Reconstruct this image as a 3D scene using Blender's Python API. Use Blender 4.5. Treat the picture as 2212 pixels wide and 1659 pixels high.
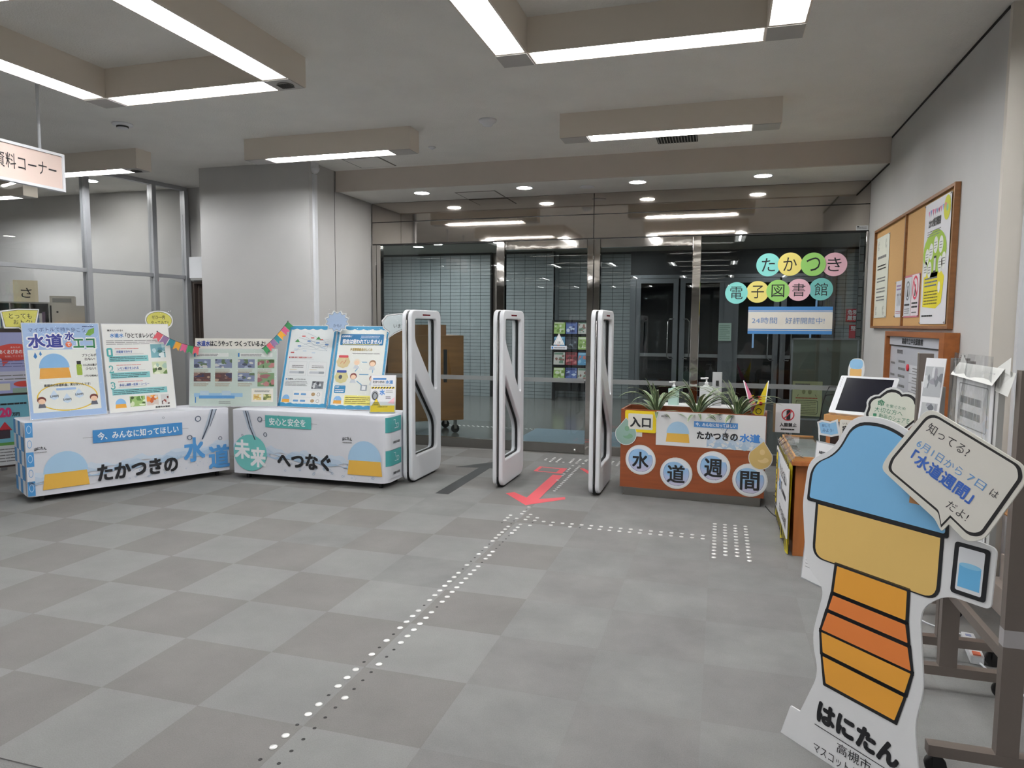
import bpy, bmesh, math, random
from mathutils import Matrix, Vector
C = bpy.context.scene.collection
R = math.radians
random.seed(7)
for o in list(bpy.data.objects): bpy.data.objects.remove(o)

# ------------------------------------------------------------------ camera, world, exposure
sc = bpy.context.scene
cam = bpy.data.cameras.new('camera'); co = bpy.data.objects.new('camera', cam); C.objects.link(co)
cam.sensor_width = 36.0; cam.lens = 1515.92 / 2212 * 36.0
cam.clip_start = .05; cam.clip_end = 100
_y, _p, _r = R(-16.5074), R(4.83516), R(.37954)
fw = Vector((math.sin(_y) * math.cos(_p), math.cos(_y) * math.cos(_p), -math.sin(_p)))
r0 = Vector((math.cos(_y), -math.sin(_y), 0)); u0 = r0.cross(fw)
rr = r0 * math.cos(_r) + u0 * math.sin(_r); uu = -r0 * math.sin(_r) + u0 * math.cos(_r)
m3 = Matrix((rr, uu, -fw)).transposed()
co.matrix_world = Matrix.Translation((0, 0, 1.58)) @ m3.to_4x4()
sc.camera = co
w = bpy.data.worlds.new('night'); sc.world = w; w.use_nodes = True
w.node_tree.nodes['Background'].inputs[0].default_value = (.02, .025, .035, 1)
w.node_tree.nodes['Background'].inputs[1].default_value = 1.0
sc.view_settings.view_transform = 'Standard'; sc.view_settings.look = 'None'
sc.view_settings.gamma = 1; sc.view_settings.use_curve_mapping = False
sc.view_settings.exposure = 0.74
TUBE = 42.0      # radiance of the fluorescent tubes
SPOT = 110.0     # radiance of the round downlights
sc.cycles.max_bounces = 10; sc.cycles.diffuse_bounces = 5; sc.cycles.glossy_bounces = 5
sc.cycles.transparent_max_bounces = 16; sc.cycles.sample_clamp_indirect = 6.0
sc.cycles.caustics_reflective = False; sc.cycles.caustics_refractive = False
sc.cycles.use_denoising = True

# ------------------------------------------------------------------ materials
def lin(c): return tuple((v / 255 / 12.92 if v / 255 <= .04045 else ((v / 255 + .055) / 1.055) ** 2.4) for v in c)
_mc = {}
def mat(name, rgb=(128, 128, 128), rough=.6, metal=0, noise=0, nscale=20, bump=0, bscale=200, coat=0, spec=.5, emit=0):
    key = (name, rgb, rough)
    if key in _mc: return _mc[key]
    m = bpy.data.materials.new(name); m.use_nodes = True; nt = m.node_tree; b = nt.nodes['Principled BSDF']
    c = lin(rgb) + (1,)
    b.inputs['Base Color'].default_value = c; b.inputs['Roughness'].default_value = rough
    b.inputs['Metallic'].default_value = metal; b.inputs['Specular IOR Level'].default_value = spec
    if coat: b.inputs['Coat Weight'].default_value = coat; b.inputs['Coat Roughness'].default_value = .08
    if emit: b.inputs['Emission Color'].default_value = c; b.inputs['Emission Strength'].default_value = emit
    if noise or bump:
        tc = nt.nodes.new('ShaderNodeTexCoord')
    if noise:
        n = nt.nodes.new('ShaderNodeTexNoise'); n.inputs['Scale'].default_value = nscale; n.inputs['Detail'].default_value = 5
        nt.links.new(tc.outputs['Object'], n.inputs['Vector'])
        mr = nt.nodes.new('ShaderNodeMapRange'); mr.inputs[1].default_value = .3; mr.inputs[2].default_value = .7
        mr.inputs[3].default_value = 1 - noise; mr.inputs[4].default_value = 1 + noise
        nt.links.new(n.outputs['Fac'], mr.inputs[0])
        mx = nt.nodes.new('ShaderNodeVectorMath'); mx.operation = 'SCALE'; mx.inputs[0].default_value = c[:3]
        nt.links.new(mr.outputs[0], mx.inputs['Scale']); nt.links.new(mx.outputs[0], b.inputs['Base Color'])
    if bump:
        n = nt.nodes.new('ShaderNodeTexNoise'); n.inputs['Scale'].default_value = bscale; n.inputs['Detail'].default_value = 3
        nt.links.new(tc.outputs['Object'], n.inputs['Vector'])
        bp = nt.nodes.new('ShaderNodeBump'); bp.inputs['Strength'].default_value = bump; bp.inputs['Distance'].default_value = .01
        nt.links.new(n.outputs['Fac'], bp.inputs['Height']); nt.links.new(bp.outputs[0], b.inputs['Normal'])
    _mc[key] = m; return m
def K(r, g, b_, rough=.55): return mat('print_colour', (r, g, b_), rough)
def glassy(name, tint=(1, 1, 1), ior=1.5, rough=0.0, bump=0, bscale=3, haze=0, gain=1.0):
    m = bpy.data.materials.new(name); m.use_nodes = True; nt = m.node_tree; nt.nodes.clear()
    out = nt.nodes.new('ShaderNodeOutputMaterial'); mx = nt.nodes.new('ShaderNodeMixShader')
    t = nt.nodes.new('ShaderNodeBsdfTransparent'); t.inputs[0].default_value = tint + (1,)
    g = nt.nodes.new('ShaderNodeBsdfGlossy'); g.inputs['Roughness'].default_value = rough
    lw = nt.nodes.new('ShaderNodeLayerWeight'); lw.inputs['Blend'].default_value = .5; F0 = ((ior - 1) / (ior + 1)) ** 2
    p5 = nt.nodes.new('ShaderNodeMath'); p5.operation = 'POWER'; p5.inputs[1].default_value = 5; nt.links.new(lw.outputs['Facing'], p5.inputs[0])
    f = nt.nodes.new('ShaderNodeMath'); f.operation = 'MULTIPLY_ADD'; f.inputs[1].default_value = 1 - F0; f.inputs[2].default_value = F0; nt.links.new(p5.outputs[0], f.inputs[0])
    base = t.outputs[0]
    if haze:
        d = nt.nodes.new('ShaderNodeBsdfDiffuse'); d.inputs[0].default_value = (.8, .82, .82, 1)
        m2 = nt.nodes.new('ShaderNodeMixShader'); m2.inputs[0].default_value = haze
        nt.links.new(t.outputs[0], m2.inputs[1]); nt.links.new(d.outputs[0], m2.inputs[2]); base = m2.outputs[0]
    ml = nt.nodes.new('ShaderNodeMath'); ml.operation = 'MULTIPLY'; ml.inputs[1].default_value = gain; ml.use_clamp = True
    nt.links.new(f.outputs[0], ml.inputs[0]); nt.links.new(ml.outputs[0], mx.inputs[0])
    nt.links.new(base, mx.inputs[1]); nt.links.new(g.outputs[0], mx.inputs[2]); nt.links.new(mx.outputs[0], out.inputs[0])
    if bump:
        tc = nt.nodes.new('ShaderNodeTexCoord'); n = nt.nodes.new('ShaderNodeTexNoise'); n.inputs['Scale'].default_value = bscale
        nt.links.new(tc.outputs['Object'], n.inputs['Vector'])
        bp = nt.nodes.new('ShaderNodeBump'); bp.inputs['Strength'].default_value = bump; bp.inputs['Distance'].default_value = .02
        nt.links.new(n.outputs['Fac'], bp.inputs['Height']); nt.links.new(bp.outputs[0], g.inputs['Normal'])
    return m
def emitter(name, strength, col=(1, 1, 1)):
    m = bpy.data.materials.new(name); m.use_nodes = True; nt = m.node_tree; nt.nodes.clear()
    out = nt.nodes.new('ShaderNodeOutputMaterial'); e = nt.nodes.new('ShaderNodeEmission')
    e.inputs[0].default_value = col + (1,); e.inputs[1].default_value = strength
    nt.links.new(e.outputs[0], out.inputs[0]); return m
def carpet(name, rgb, amp):
    m = bpy.data.materials.new(name); m.use_nodes = True; nt = m.node_tree; b = nt.nodes['Principled BSDF']
    b.inputs['Roughness'].default_value = .9; b.inputs['Specular IOR Level'].default_value = .25
    geo = nt.nodes.new('ShaderNodeNewGeometry')
    n1 = nt.nodes.new('ShaderNodeTexNoise'); n1.inputs['Scale'].default_value = 2.3; n1.inputs['Detail'].default_value = 4; n1.inputs['Roughness'].default_value = .6
    n2 = nt.nodes.new('ShaderNodeTexNoise'); n2.inputs['Scale'].default_value = 190; n2.inputs['Detail'].default_value = 2
    oi = nt.nodes.new('ShaderNodeObjectInfo')
    for n in (n1, n2): nt.links.new(geo.outputs['Position'], n.inputs['Vector'])
    a = nt.nodes.new('ShaderNodeMapRange'); a.inputs[1].default_value = .3; a.inputs[2].default_value = .7; a.inputs[3].default_value = 1 - amp; a.inputs[4].default_value = 1 + amp
    nt.links.new(n1.outputs['Fac'], a.inputs[0])
    c = nt.nodes.new('ShaderNodeMapRange'); c.inputs[3].default_value = .82; c.inputs[4].default_value = 1.18; nt.links.new(n2.outputs['Fac'], c.inputs[0])
    d = nt.nodes.new('ShaderNodeMapRange'); d.inputs[3].default_value = .975; d.inputs[4].default_value = 1.025; nt.links.new(oi.outputs['Random'], d.inputs[0])
    p = nt.nodes.new('ShaderNodeMath'); p.operation = 'MULTIPLY'; nt.links.new(a.outputs[0], p.inputs[0]); nt.links.new(c.outputs[0], p.inputs[1])
    q = nt.nodes.new('ShaderNodeMath'); q.operation = 'MULTIPLY'; nt.links.new(p.outputs[0], q.inputs[0]); nt.links.new(d.outputs[0], q.inputs[1])
    v = nt.nodes.new('ShaderNodeVectorMath'); v.operation = 'SCALE'; v.inputs[0].default_value = lin(rgb)
    nt.links.new(q.outputs[0], v.inputs['Scale']); nt.links.new(v.outputs[0], b.inputs['Base Color'])
    bp = nt.nodes.new('ShaderNodeBump'); bp.inputs['Strength'].default_value = .35; bp.inputs['Distance'].default_value = .004
    nt.links.new(n2.outputs['Fac'], bp.inputs['Height']); nt.links.new(bp.outputs[0], b.inputs['Normal'])
    return m
def wood(name, rgb, axis=2, scale=6, rough=.4, amt=.12):
    m = bpy.data.materials.new(name); m.use_nodes = True; nt = m.node_tree; b = nt.nodes['Principled BSDF']
    b.inputs['Roughness'].default_value = rough
    tc = nt.nodes.new('ShaderNodeTexCoord'); mp = nt.nodes.new('ShaderNodeMapping')
    s = [scale * 6] * 3; s[axis] = scale * .5; mp.inputs['Scale'].default_value = s
    n = nt.nodes.new('ShaderNodeTexNoise'); n.inputs['Scale'].default_value = 1.0; n.inputs['Detail'].default_value = 6
    nt.links.new(tc.outputs['Object'], mp.inputs[0]); nt.links.new(mp.outputs[0], n.inputs['Vector'])
    mr = nt.nodes.new('ShaderNodeMapRange'); mr.inputs[1].default_value = .3; mr.inputs[2].default_value = .7; mr.inputs[3].default_value = 1 - amt * 1.5; mr.inputs[4].default_value = 1 + amt
    v = nt.nodes.new('ShaderNodeVectorMath'); v.operation = 'SCALE'; v.inputs[0].default_value = lin(rgb)
    nt.links.new(n.outputs['Fac'], mr.inputs[0]); nt.links.new(mr.outputs[0], v.inputs['Scale']); nt.links.new(v.outputs[0], b.inputs['Base Color'])
    return m
def mirror(name, rgb, rough, bump, bscale):
    m = mat(name, rgb, rough, 1, bump=bump, bscale=bscale); return m

WALL = mat('vinyl_wallpaper', (190, 189, 188), .75, noise=.02, nscale=3, bump=.12, bscale=260)
WALL2 = mat('cream_wall', (205, 199, 190), .7, noise=.02, nscale=3)
CEIL = mat('ceiling_plaster', (234, 232, 227), .85, noise=.04, nscale=2.2, bump=.5, bscale=90)
BEAM = mat('beam_paint', (206, 197, 188), .7, noise=.03, nscale=2)
HOUS = mat('beige_lamp_housing', (228, 219, 207), .55)
HPLATE = mat('lamp_end_plate', (176, 173, 170), .5)
WHITE = mat('white_reflector', (235, 235, 232), .45)
GATE = mat('white_plastic', (226, 228, 232), .35, bump=.06, bscale=400)
BLACK = mat('black_rubber', (16, 16, 18), .5)
DARK = mat('dark_gap', (26, 25, 25), .7)
STEEL = mirror('mirror_steel', (200, 193, 186), .04, .035, 2.2)
STEELP = mirror('mirror_post_steel', (190, 186, 182), .05, .12, 3.5)
BRUSH = mat('brushed_steel', (150, 148, 144), .3, 1, bump=.1, bscale=60)
ALU = mat('aluminium_mullion', (176, 178, 182), .38, .35)
ALU2 = mat('bronze_grey_steel', (128, 118, 112), .4, .55)
CHROME = mat('chrome', (205, 205, 205), .12, 1)
GLASS = glassy('clear_glass', (.86, .9, .9), 1.5, 0, .02, 2.0)
GLASS_P = glassy('partition_glass', (.95, .96, .96), 1.45)
ACRYL = glassy('clear_acrylic', (.93, .95, .95), 1.45, .05)
FILM = glassy('crinkled_clear_film', (.99, .99, .99), 1.3, .06, .7, 14, gain=.8)
FILM2 = glassy('wrapping_film', (.95, .95, .95), 1.45, .12, .8, 9, haze=.12, gain=1.4)
FROST = glassy('frosted_band', (.6, .62, .62), 1.2, .5, haze=.22)
TUBEM = emitter('fluorescent_tube', TUBE, (.99, .995, 1))
TUBEF = emitter('fluorescent_tube_boosted', TUBE * 2.1, (.99, .995, 1)); TUBEB = emitter('fluorescent_tube_hall', TUBE * .45, (.99, .995, 1))  # first one boosted to even out the light at the far end
SPOTL = emitter('lobby_downlight_lens', 230, (.98, .99, 1))
SPOTM = emitter('downlight_lens', SPOT, (1, .97, .93))
WOODR = wood('reddish_veneer', (140, 72, 38), 0, 5)
WOODO = wood('oak_trim', (176, 128, 80), 0, 6)
WOODC = wood('cork_board_frame', (134, 90, 52), 2, 6)
CORK = mat('cork_sheet', (196, 156, 104), .9, noise=.08, nscale=160)
CARD = mat('corrugated_cardboard', (150, 108, 70), .85, noise=.05, nscale=12)
PAPER = mat('white_paper', (226, 226, 228), .6)
PAPERW = mat('warm_white_paper', (222, 219, 210), .6)

# ------------------------------------------------------------------ mesh helpers
class MB:
    def __init__(s): s.v = []; s.f = []; s.m = []; s.mats = []; s.sm = []
    def mi(s, m):
        if m not in s.mats: s.mats.append(m)
        return s.mats.index(m)
    def face(s, pts, m, smooth=False):
        b = len(s.v); s.v += [tuple(p) for p in pts]; s.f.append(tuple(range(b, b + len(pts)))); s.m.append(s.mi(m)); s.sm.append(smooth)
    def box(s, a, b, m, mx=None):
        x0, y0, z0 = a; x1, y1, z1 = b
        P = [(x0, y0, z0), (x1, y0, z0), (x1, y1, z0), (x0, y1, z0), (x0, y0, z1), (x1, y0, z1), (x1, y1, z1), (x0, y1, z1)]
        if mx: P = [tuple(mx @ Vector(p)) for p in P]
        n = len(s.v); s.v += P; k = s.mi(m)
        for f in ((0, 3, 2, 1), (4, 5, 6, 7), (0, 1, 5, 4), (1, 2, 6, 5), (2, 3, 7, 6), (3, 0, 4, 7)):
            s.f.append(tuple(n + i for i in f)); s.m.append(k); s.sm.append(False)
        return s
    def prism(s, poly, z0, z1, m, mx=None, side=None):
        n = len(s.v); k = s.mi(m); ks = s.mi(side or m); L = len(poly)
        P = [(x, y, z0) for x, y in poly] + [(x, y, z1) for x, y in poly]
        if mx: P = [tuple(mx @ Vector(p)) for p in P]
        s.v += P
        s.f.append(tuple(n + i for i in reversed(range(L)))); s.m.append(k); s.sm.append(False)
        s.f.append(tuple(n + L + i for i in range(L))); s.m.append(k); s.sm.append(False)
        for i in range(L):
            j = (i + 1) % L; s.f.append((n + i, n + j, n + L + j, n + L + i)); s.m.append(ks); s.sm.append(False)
        return s
    def tube(s, pts, r, m, seg=8, cap=True):
        pts = [Vector(p) for p in pts]; k = s.mi(m); base = len(s.v); rad = r if isinstance(r, (list, tuple)) else [r] * len(pts)
        for i, p in enumerate(pts):
            d = (pts[min(i + 1, len(pts) - 1)] - pts[max(i - 1, 0)]).normalized()
            a = Vector((0, 0, 1)) if abs(d.z) < .9 else Vector((1, 0, 0))
            x = d.cross(a).normalized(); y = d.cross(x)
            for q in range(seg):
                t = 2 * math.pi * q / seg; s.v.append(tuple(p + (x * math.cos(t) + y * math.sin(t)) * rad[i]))
        for i in range(len(pts) - 1):
            for q in range(seg):
                a = base + i * seg + q; b = base + i * seg + (q + 1) % seg
                s.f.append((a, b, b + seg, a + seg)); s.m.append(k); s.sm.append(True)
        if cap:
            s.f.append(tuple(base + q for q in reversed(range(seg)))); s.m.append(k); s.sm.append(False)
            e = base + (len(pts) - 1) * seg; s.f.append(tuple(e + q for q in range(seg))); s.m.append(k); s.sm.append(False)
        return s
    def lathe(s, prof, m, seg=16, at=(0, 0, 0), axis='z', cap=True):
        base = len(s.v); k = s.mi(m)
        for r_, z in prof:
            for q in range(seg):
                t = 2 * math.pi * q / seg; x, y = r_ * math.cos(t), r_ * math.sin(t)
                v = {'z': (x, y, z), 'y': (x, z, y), 'x': (z, x, y)}[axis]
                s.v.append((v[0] + at[0], v[1] + at[1], v[2] + at[2]))
        for i in range(len(prof) - 1):
            for q in range(seg):
                a = base + i * seg + q; b = base + i * seg + (q + 1) % seg
                s.f.append((a, b, b + seg, a + seg)); s.m.append(k); s.sm.append(True)
        for e, rev in ((0, True), (len(prof) - 1, False)):
            if cap and prof[e][0] > 2e-4:
                ids = [base + e * seg + q for q in range(seg)]; s.f.append(tuple(reversed(ids)) if rev else tuple(ids)); s.m.append(k); s.sm.append(False)
        return s
    def mesh(s, name):
        me = bpy.data.meshes.new(name); me.from_pydata(s.v, [], s.f)
        for m in s.mats: me.materials.append(m)
        me.polygons.foreach_set('material_index', s.m); me.polygons.foreach_set('use_smooth', s.sm); me.update(); return me
    def build(s, name, parent=None, **kw): return obj(name, s.mesh(name), parent, **kw)
def obj(name, me, parent=None, **kw):
    o = bpy.data.objects.new(name, me); C.objects.link(o)
    if parent is not None: o.parent = parent
    for k, v in kw.items(): o[k] = v
    return o
def thing(name, label, cat, loc=(0, 0, 0), rz=0, group=None):
    o = bpy.data.objects.new(name, None); C.objects.link(o); o.location = loc; o.rotation_euler = (0, 0, rz)
    o['label'] = label; o['category'] = cat
    if group: o['group'] = group
    o.empty_display_size = .1; return o
def tag(o, label, cat, group=None):
    o['label'] = label; o['category'] = cat
    if group: o['group'] = group
    return o
def struct(o): o['kind'] = 'structure'; return o
def frame(o, org, u, v=(0, 0, 1)):
    u = Vector(u).normalized(); v = Vector(v); v = (v - u * v.dot(u)).normalized(); n = u.cross(v)
    m = Matrix((u, v, n)).transposed().to_4x4(); o.matrix_world = Matrix.Translation(org) @ m; return o
def place(m, loc, rz=0): m.location = loc; m.rotation_euler = (0, 0, rz); return m
def rpoly(pts, r, n=5):
    out = []; L = len(pts); rs = r if isinstance(r, (list, tuple)) else [r] * L
    for i in range(L):
        p0 = Vector(pts[i - 1]); p = Vector(pts[i]); p1 = Vector(pts[(i + 1) % L])
        a = (p0 - p); b = (p1 - p); rad = min(rs[i], a.length * .49, b.length * .49)
        if rad <= 1e-5: out.append(tuple(p)); continue
        A = p + a.normalized() * rad; B = p + b.normalized() * rad
        for k in range(n + 1):
            t = k / n; q = A * (1 - t) ** 2 + p * 2 * t * (1 - t) + B * t * t; out.append(tuple(q))
    return out
def rrect(x0, y0, x1, y1, r, n=5): return rpoly([(x0, y0), (x1, y0), (x1, y1), (x0, y1)], r, n)
def ell(cx, cy, rx, ry, n=28): return [(cx + rx * math.cos(2 * math.pi * i / n), cy + ry * math.sin(2 * math.pi * i / n)) for i in range(n)]
def plate(name, outline, holes, th, m, bevel=0, parent=None, z=0):
    cu = bpy.data.curves.new(name, 'CURVE'); cu.dimensions = '2D'; cu.fill_mode = 'BOTH'; cu.extrude = max(th / 2 - bevel, 0); cu.bevel_depth = bevel; cu.bevel_resolution = 2
    for pl in [outline] + holes:
        sp = cu.splines.new('POLY'); sp.points.add(len(pl) - 1)
        for i, (x, y) in enumerate(pl): sp.points[i].co = (x, y, 0, 1)
        sp.use_cyclic_u = True
    if bevel: cu.offset = -bevel
    t = bpy.data.objects.new(name, cu); C.objects.link(t); bpy.context.view_layer.update()
    me = bpy.data.meshes.new_from_object(t.evaluated_get(bpy.context.evaluated_depsgraph_get()))
    bpy.data.objects.remove(t); bpy.data.curves.remove(cu)
    me.materials.clear(); me.materials.append(m); me.transform(Matrix.Translation((0, 0, z)))
    me.name = name; return obj(name, me, parent)
_tc = {}
def glyphs(s, bold):
    k = (s, bold)
    if k in _tc: return _tc[k]
    cu = bpy.data.curves.new('lettering', 'FONT'); cu.body = s; cu.offset = bold; cu.resolution_u = 3; cu.fill_mode = 'FRONT' if hasattr(cu, 'fill_mode') else cu.fill_mode
    t = bpy.data.objects.new('lettering', cu); C.objects.link(t); bpy.context.view_layer.update()
    me = bpy.data.meshes.new_from_object(t.evaluated_get(bpy.context.evaluated_depsgraph_get()))
    bpy.data.objects.remove(t); bpy.data.curves.remove(cu)
    V = [(v.co.x, v.co.y) for v in me.vertices]; F = [tuple(p.vertices) for p in me.polygons if abs(p.normal.z) > .5]
    bpy.data.meshes.remove(me)
    x0 = min(v[0] for v in V); x1 = max(v[0] for v in V); y0 = min(v[1] for v in V); y1 = max(v[1] for v in V)
    _tc[k] = (V, F, x0, y0, x1, y1); return _tc[k]
LZ = .0004
class PR(MB):
    'flat print on a board: local x right, y up, z out of the board'
    def __init__(s, z=.0005): MB.__init__(s); s.z = z
    def poly(s, pts, c, l=1): s.face([(x, y, s.z + l * LZ) for x, y in pts], c); return s
    def rect(s, x0, y0, x1, y1, c, l=1): return s.poly([(x0, y0), (x1, y0), (x1, y1), (x0, y1)], c, l)
    def rr(s, x0, y0, x1, y1, r, c, l=1): return s.poly(rrect(x0, y0, x1, y1, r), c, l)
    def ell(s, cx, cy, rx, ry, c, l=1): return s.poly(ell(cx, cy, rx, ry), c, l)
    def ring(s, inner, outer, c, l=1):
        n = len(inner)
        for i in range(n):
            j = (i + 1) % n; z = s.z + l * LZ
            s.face([(*outer[i], z), (*outer[j], z), (*inner[j], z), (*inner[i], z)], c)
        return s
    def stroke(s, pts, w, c, l=2, closed=False):
        P = [Vector(p) for p in pts]; n = len(P); L_ = []; R_ = []
        for i in range(n):
            if closed: a = P[i - 1]; b = P[(i + 1) % n]
            else: a = P[max(i - 1, 0)]; b = P[min(i + 1, n - 1)]
            d = (b - a).normalized(); nn = Vector((-d.y, d.x)) * w / 2; L_.append(P[i] + nn); R_.append(P[i] - nn)
        z = s.z + l * LZ
        for i in range(n if closed else n - 1):
            j = (i + 1) % n; s.face([(*R_[i], z), (*R_[j], z), (*L_[j], z), (*L_[i], z)], c)
        return s
    def text(s, t, x0, y0, x1, y1, c, bold=.0, l=4, rot=0, keep=False, curve=0):
        V, F, a, b, d, e = glyphs(t, 0.0); sx = (x1 - x0) / (d - a); sy = (y1 - y0) / (e - b)
        if keep: sx = sy = min(sx, sy)
        z = s.z + l * LZ; k = s.mi(c); n = len(s.v); cr_, sr = math.cos(rot), math.sin(rot); w_ = (d - a) * sx
        for vx, vy in V:
            px = (vx - a) * sx; py = (vy - b) * sy
            if curve: py += curve * (1 - (2 * px / w_ - 1) ** 2)
            s.v.append((x0 + px * cr_ - py * sr, y0 + px * sr + py * cr_, z))
        for f in F: s.f.append(tuple(n + i for i in f)); s.m.append(k); s.sm.append(False)
        nv = len(V)
        if bold > .015:
            w2 = bold * (sx + sy) * .5; base = s.v[n:n + nv]; zk = 0
            for ox, oy in ((w2, w2), (-w2, w2), (w2, -w2), (-w2, -w2)) if bold < .04 else [(w2 * math.cos(q * .785), w2 * math.sin(q * .785)) for q in range(8)]:
                n = len(s.v); zk += .00004; s.v += [(x + ox, y + oy, z_ + zk) for x, y, z_ in base]
                for f in F: s.f.append(tuple(n + i for i in f)); s.m.append(k); s.sm.append(False)
        return s
    def lines(s, x0, y0, x1, y1, n, c, l=2, th=.45, rnd=None):
        rnd = rnd or random; dy = (y1 - y0) / n
        for i in range(n):
            y = y1 - (i + .8) * dy; x = x0
            end = x1 - (x1 - x0) * (rnd.random() * .35 if i % 3 == 2 else rnd.random() * .06)
            while x < end:
                w_ = min((x1 - x0) * (.05 + rnd.random() * .2), end - x); s.rect(x, y, x + w_ * .93, y + dy * th, c, l); x += w_
        return s
    def photo(s, x0, y0, x1, y1, pal, seed=0, l=2):
        rd = random.Random(seed); s.rect(x0, y0, x1, y1, pal[0], l)
        for i in range(9):
            cx = x0 + (x1 - x0) * rd.random(); cy = y0 + (y1 - y0) * rd.random(); rx = (x1 - x0) * (.06 + .2 * rd.random()); ry = (y1 - y0) * (.05 + .22 * rd.random())
            p = [(min(max(cx + rx * math.cos(a) * (.7 + .5 * rd.random()), x0), x1), min(max(cy + ry * math.sin(a) * (.7 + .5 * rd.random()), y0), y1)) for a in [k * math.pi / 4 for k in range(8)]]
            s.poly(p, pal[1 + i % (len(pal) - 1)], l + .1 * (i + 1))
        return s
NAVY = K(40, 50, 120); INK = K(28, 28, 32); GREY = K(120, 120, 122); LGREY = K(170, 170, 172); SKY = K(142, 190, 226); BLUE = K(52, 124, 190); TEAL = K(72, 160, 160)
YEL = K(235, 208, 40); RED = K(196, 52, 62); GREEN = K(40, 120, 70); ORG = K(232, 172, 72); TAN = K(228, 184, 112); WH = K(238, 238, 240); CREAM = K(236, 232, 214)
MTEAL = K(110, 190, 190); PINK = K(232, 150, 180); LIME = K(186, 200, 50)
def copy_tree(o, parent=None):
    c = o.copy(); C.objects.link(c); c.parent = parent
    for ch in list(o.children): copy_tree(ch, c)
    return c
# ------------------------------------------------------------------ room shell
G = 8.43; CZ = 3.37; SZ = 3.14
fl = MB(); CARP = carpet('carpet_base', (116, 116, 115), .08)
fl.box((-12, -16, -.1), (6, G, -.004), CARP)
floor = struct(fl.build('floor'))
CL = carpet('carpet_tile_light', (124, 124, 123), .09); CD = carpet('carpet_tile_dark', (114, 112, 110), .10)
CM1 = carpet('carpet_tile_mid', (119, 119, 118), .14); CM2 = carpet('carpet_tile_mid_dark', (117, 116, 115), .14)
tm = {}
def tile_mesh(m, w_, d_):
    k = (m.name, round(w_, 2), round(d_, 2))
    if k not in tm:
        b = MB(); b.prism(rrect(.0002, .0002, w_ - .0002, d_ - .0002, .0006, 1), -.006, 0, m); tm[k] = b.mesh('carpet_tile')
    return tm[k]
cnt = 0
for j in range(0, 14):
    for i in range(-15, 9):
        x = -2.53 + .5 * i; y = 1.8 + .5 * j
        d = .5 if j < 13 else .13
        w_ = .5 if i < 8 else .02
        px = x + .25
        if w_ < .1 or px < -1.12 * (y + .5) - 1.2 or px > .42 * y + .35 or px > 1.4: continue
        odd = (i + j) % 2; rgt = px > -1.2 or (px > -2.2 and y > 6)  # right tiles coloured closer, light direction on the pile put into the colour
        m = ((CM2 if odd else CM1) if rgt else (CD if odd else CL))
        if random.random() < .07: m = CM1
        t = obj('carpet_tile', tile_mesh(m, w_, d), floor); t.location = (x, y, 0); cnt += 1
# ceiling
ce = MB(); ce.box((-12, -16, CZ), (6, 7.93, CZ + .1), CEIL)
ceil_ = struct(ce.build('ceiling'))
so = MB(); so.box((-4.42, 7.56, SZ), (1.49, G + .04, SZ + .05), CEIL)
struct(so.build('ceiling'))['label'] = 'lower strip of ceiling in front of the glass entrance'
bm_ = MB(); bm_.box((-4.42, 7.52, SZ - .008), (1.49, 7.56, CZ), BEAM); struct(bm_.build('trim_1'))
# right wall with return
wr = MB(); wr.box((1.49, 4.68, 0), (1.65, G, CZ), WALL); wall_r = struct(wr.build('wall_right'))
b = MB(); b.box((1.484, 4.68, CZ - .02), (1.4895, 7.5, CZ - .004), DARK); b.build('shadow_joint', wall_r)
b = MB(); b.box((1.484, 7.56, SZ - .018), (1.4895, 8.38, SZ - .002), DARK); b.build('shadow_joint', wall_r)
b = MB(); b.box((1.49, 4.64, 0), (6, 4.68, CZ), WALL2); struct(b.build('wall_return'))
b = MB(); b.box((1.60, 4.60, 0), (1.66, 4.64, CZ), mat('white_conduit', (212, 214, 218), .5)); struct(b.build('trim_2'))
b = MB(); b.box((5.96, -16, 0), (6, 4.64, CZ), WALL); struct(b.build('wall_hall'))
b = MB(); b.box((-12, -16.05, 0), (6, -16, CZ), mat('far_back_wall', (180, 178, 174), .8)); struct(b.build('wall_back'))
b = MB(); b.box((-12.05, -16, 0), (-12, 7.93, CZ), WALL); struct(b.build('wall_left'))
# wall behind the partition with the door opening
b = MB(); b.box((-12, 7.93, 0), (-6.88, 8.03, CZ), WALL); b.box((-6.88, 7.93, 2.13), (-5.5, 8.03, CZ), WALL)
wf = struct(b.build('wall_front'))
b = MB(); b.box((-6.88, 7.94, 0), (-6.84, 8.0, 2.13), ALU2); b.box((-6.84, 7.94, 2.10), (-5.5, 8.0, 2.13), ALU2); b.box((-6.84, 8.0, 0), (-5.5, 8.04, 2.10), mat('brown_door', (66, 56, 48), .6)); b.box((-6.80, 7.97, 0), (-6.79, 8.0, 2.08), ALU2)
struct(b.build('door_1'))
# pillar and the side wall running to the glass
b = MB(); b.box((-5.89, 6.97, 0), (-4.43, G + .2, CZ), WALL); pil = struct(b.build('wall_pillar'))
b = MB(); b.box((-4.43, 7.5, 0), (-4.427, 7.504, CZ), DARK); b.build('panel_joint', pil)
b = MB(); b.box((-4.44, 7.03, 0), (-4.4, 7.09, 3.24), mat('white_conduit', (212, 214, 218), .5)); struct(b.build('trim_3'))
t = thing('alarm_dome', 'small white dome sensor at the head of the conduit on the pillar', 'sensor', (-4.41, 7.06, 3.31))
b = MB(); b.box((-.03, -.05, .0), (.02, .05, .06), GATE); b.build('base', t)
b = MB(); b.lathe([(.055, 0), (.05, -.03), (.03, -.055), (0.001, -.065)], GATE, 14); b.build('dome', t)
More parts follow.
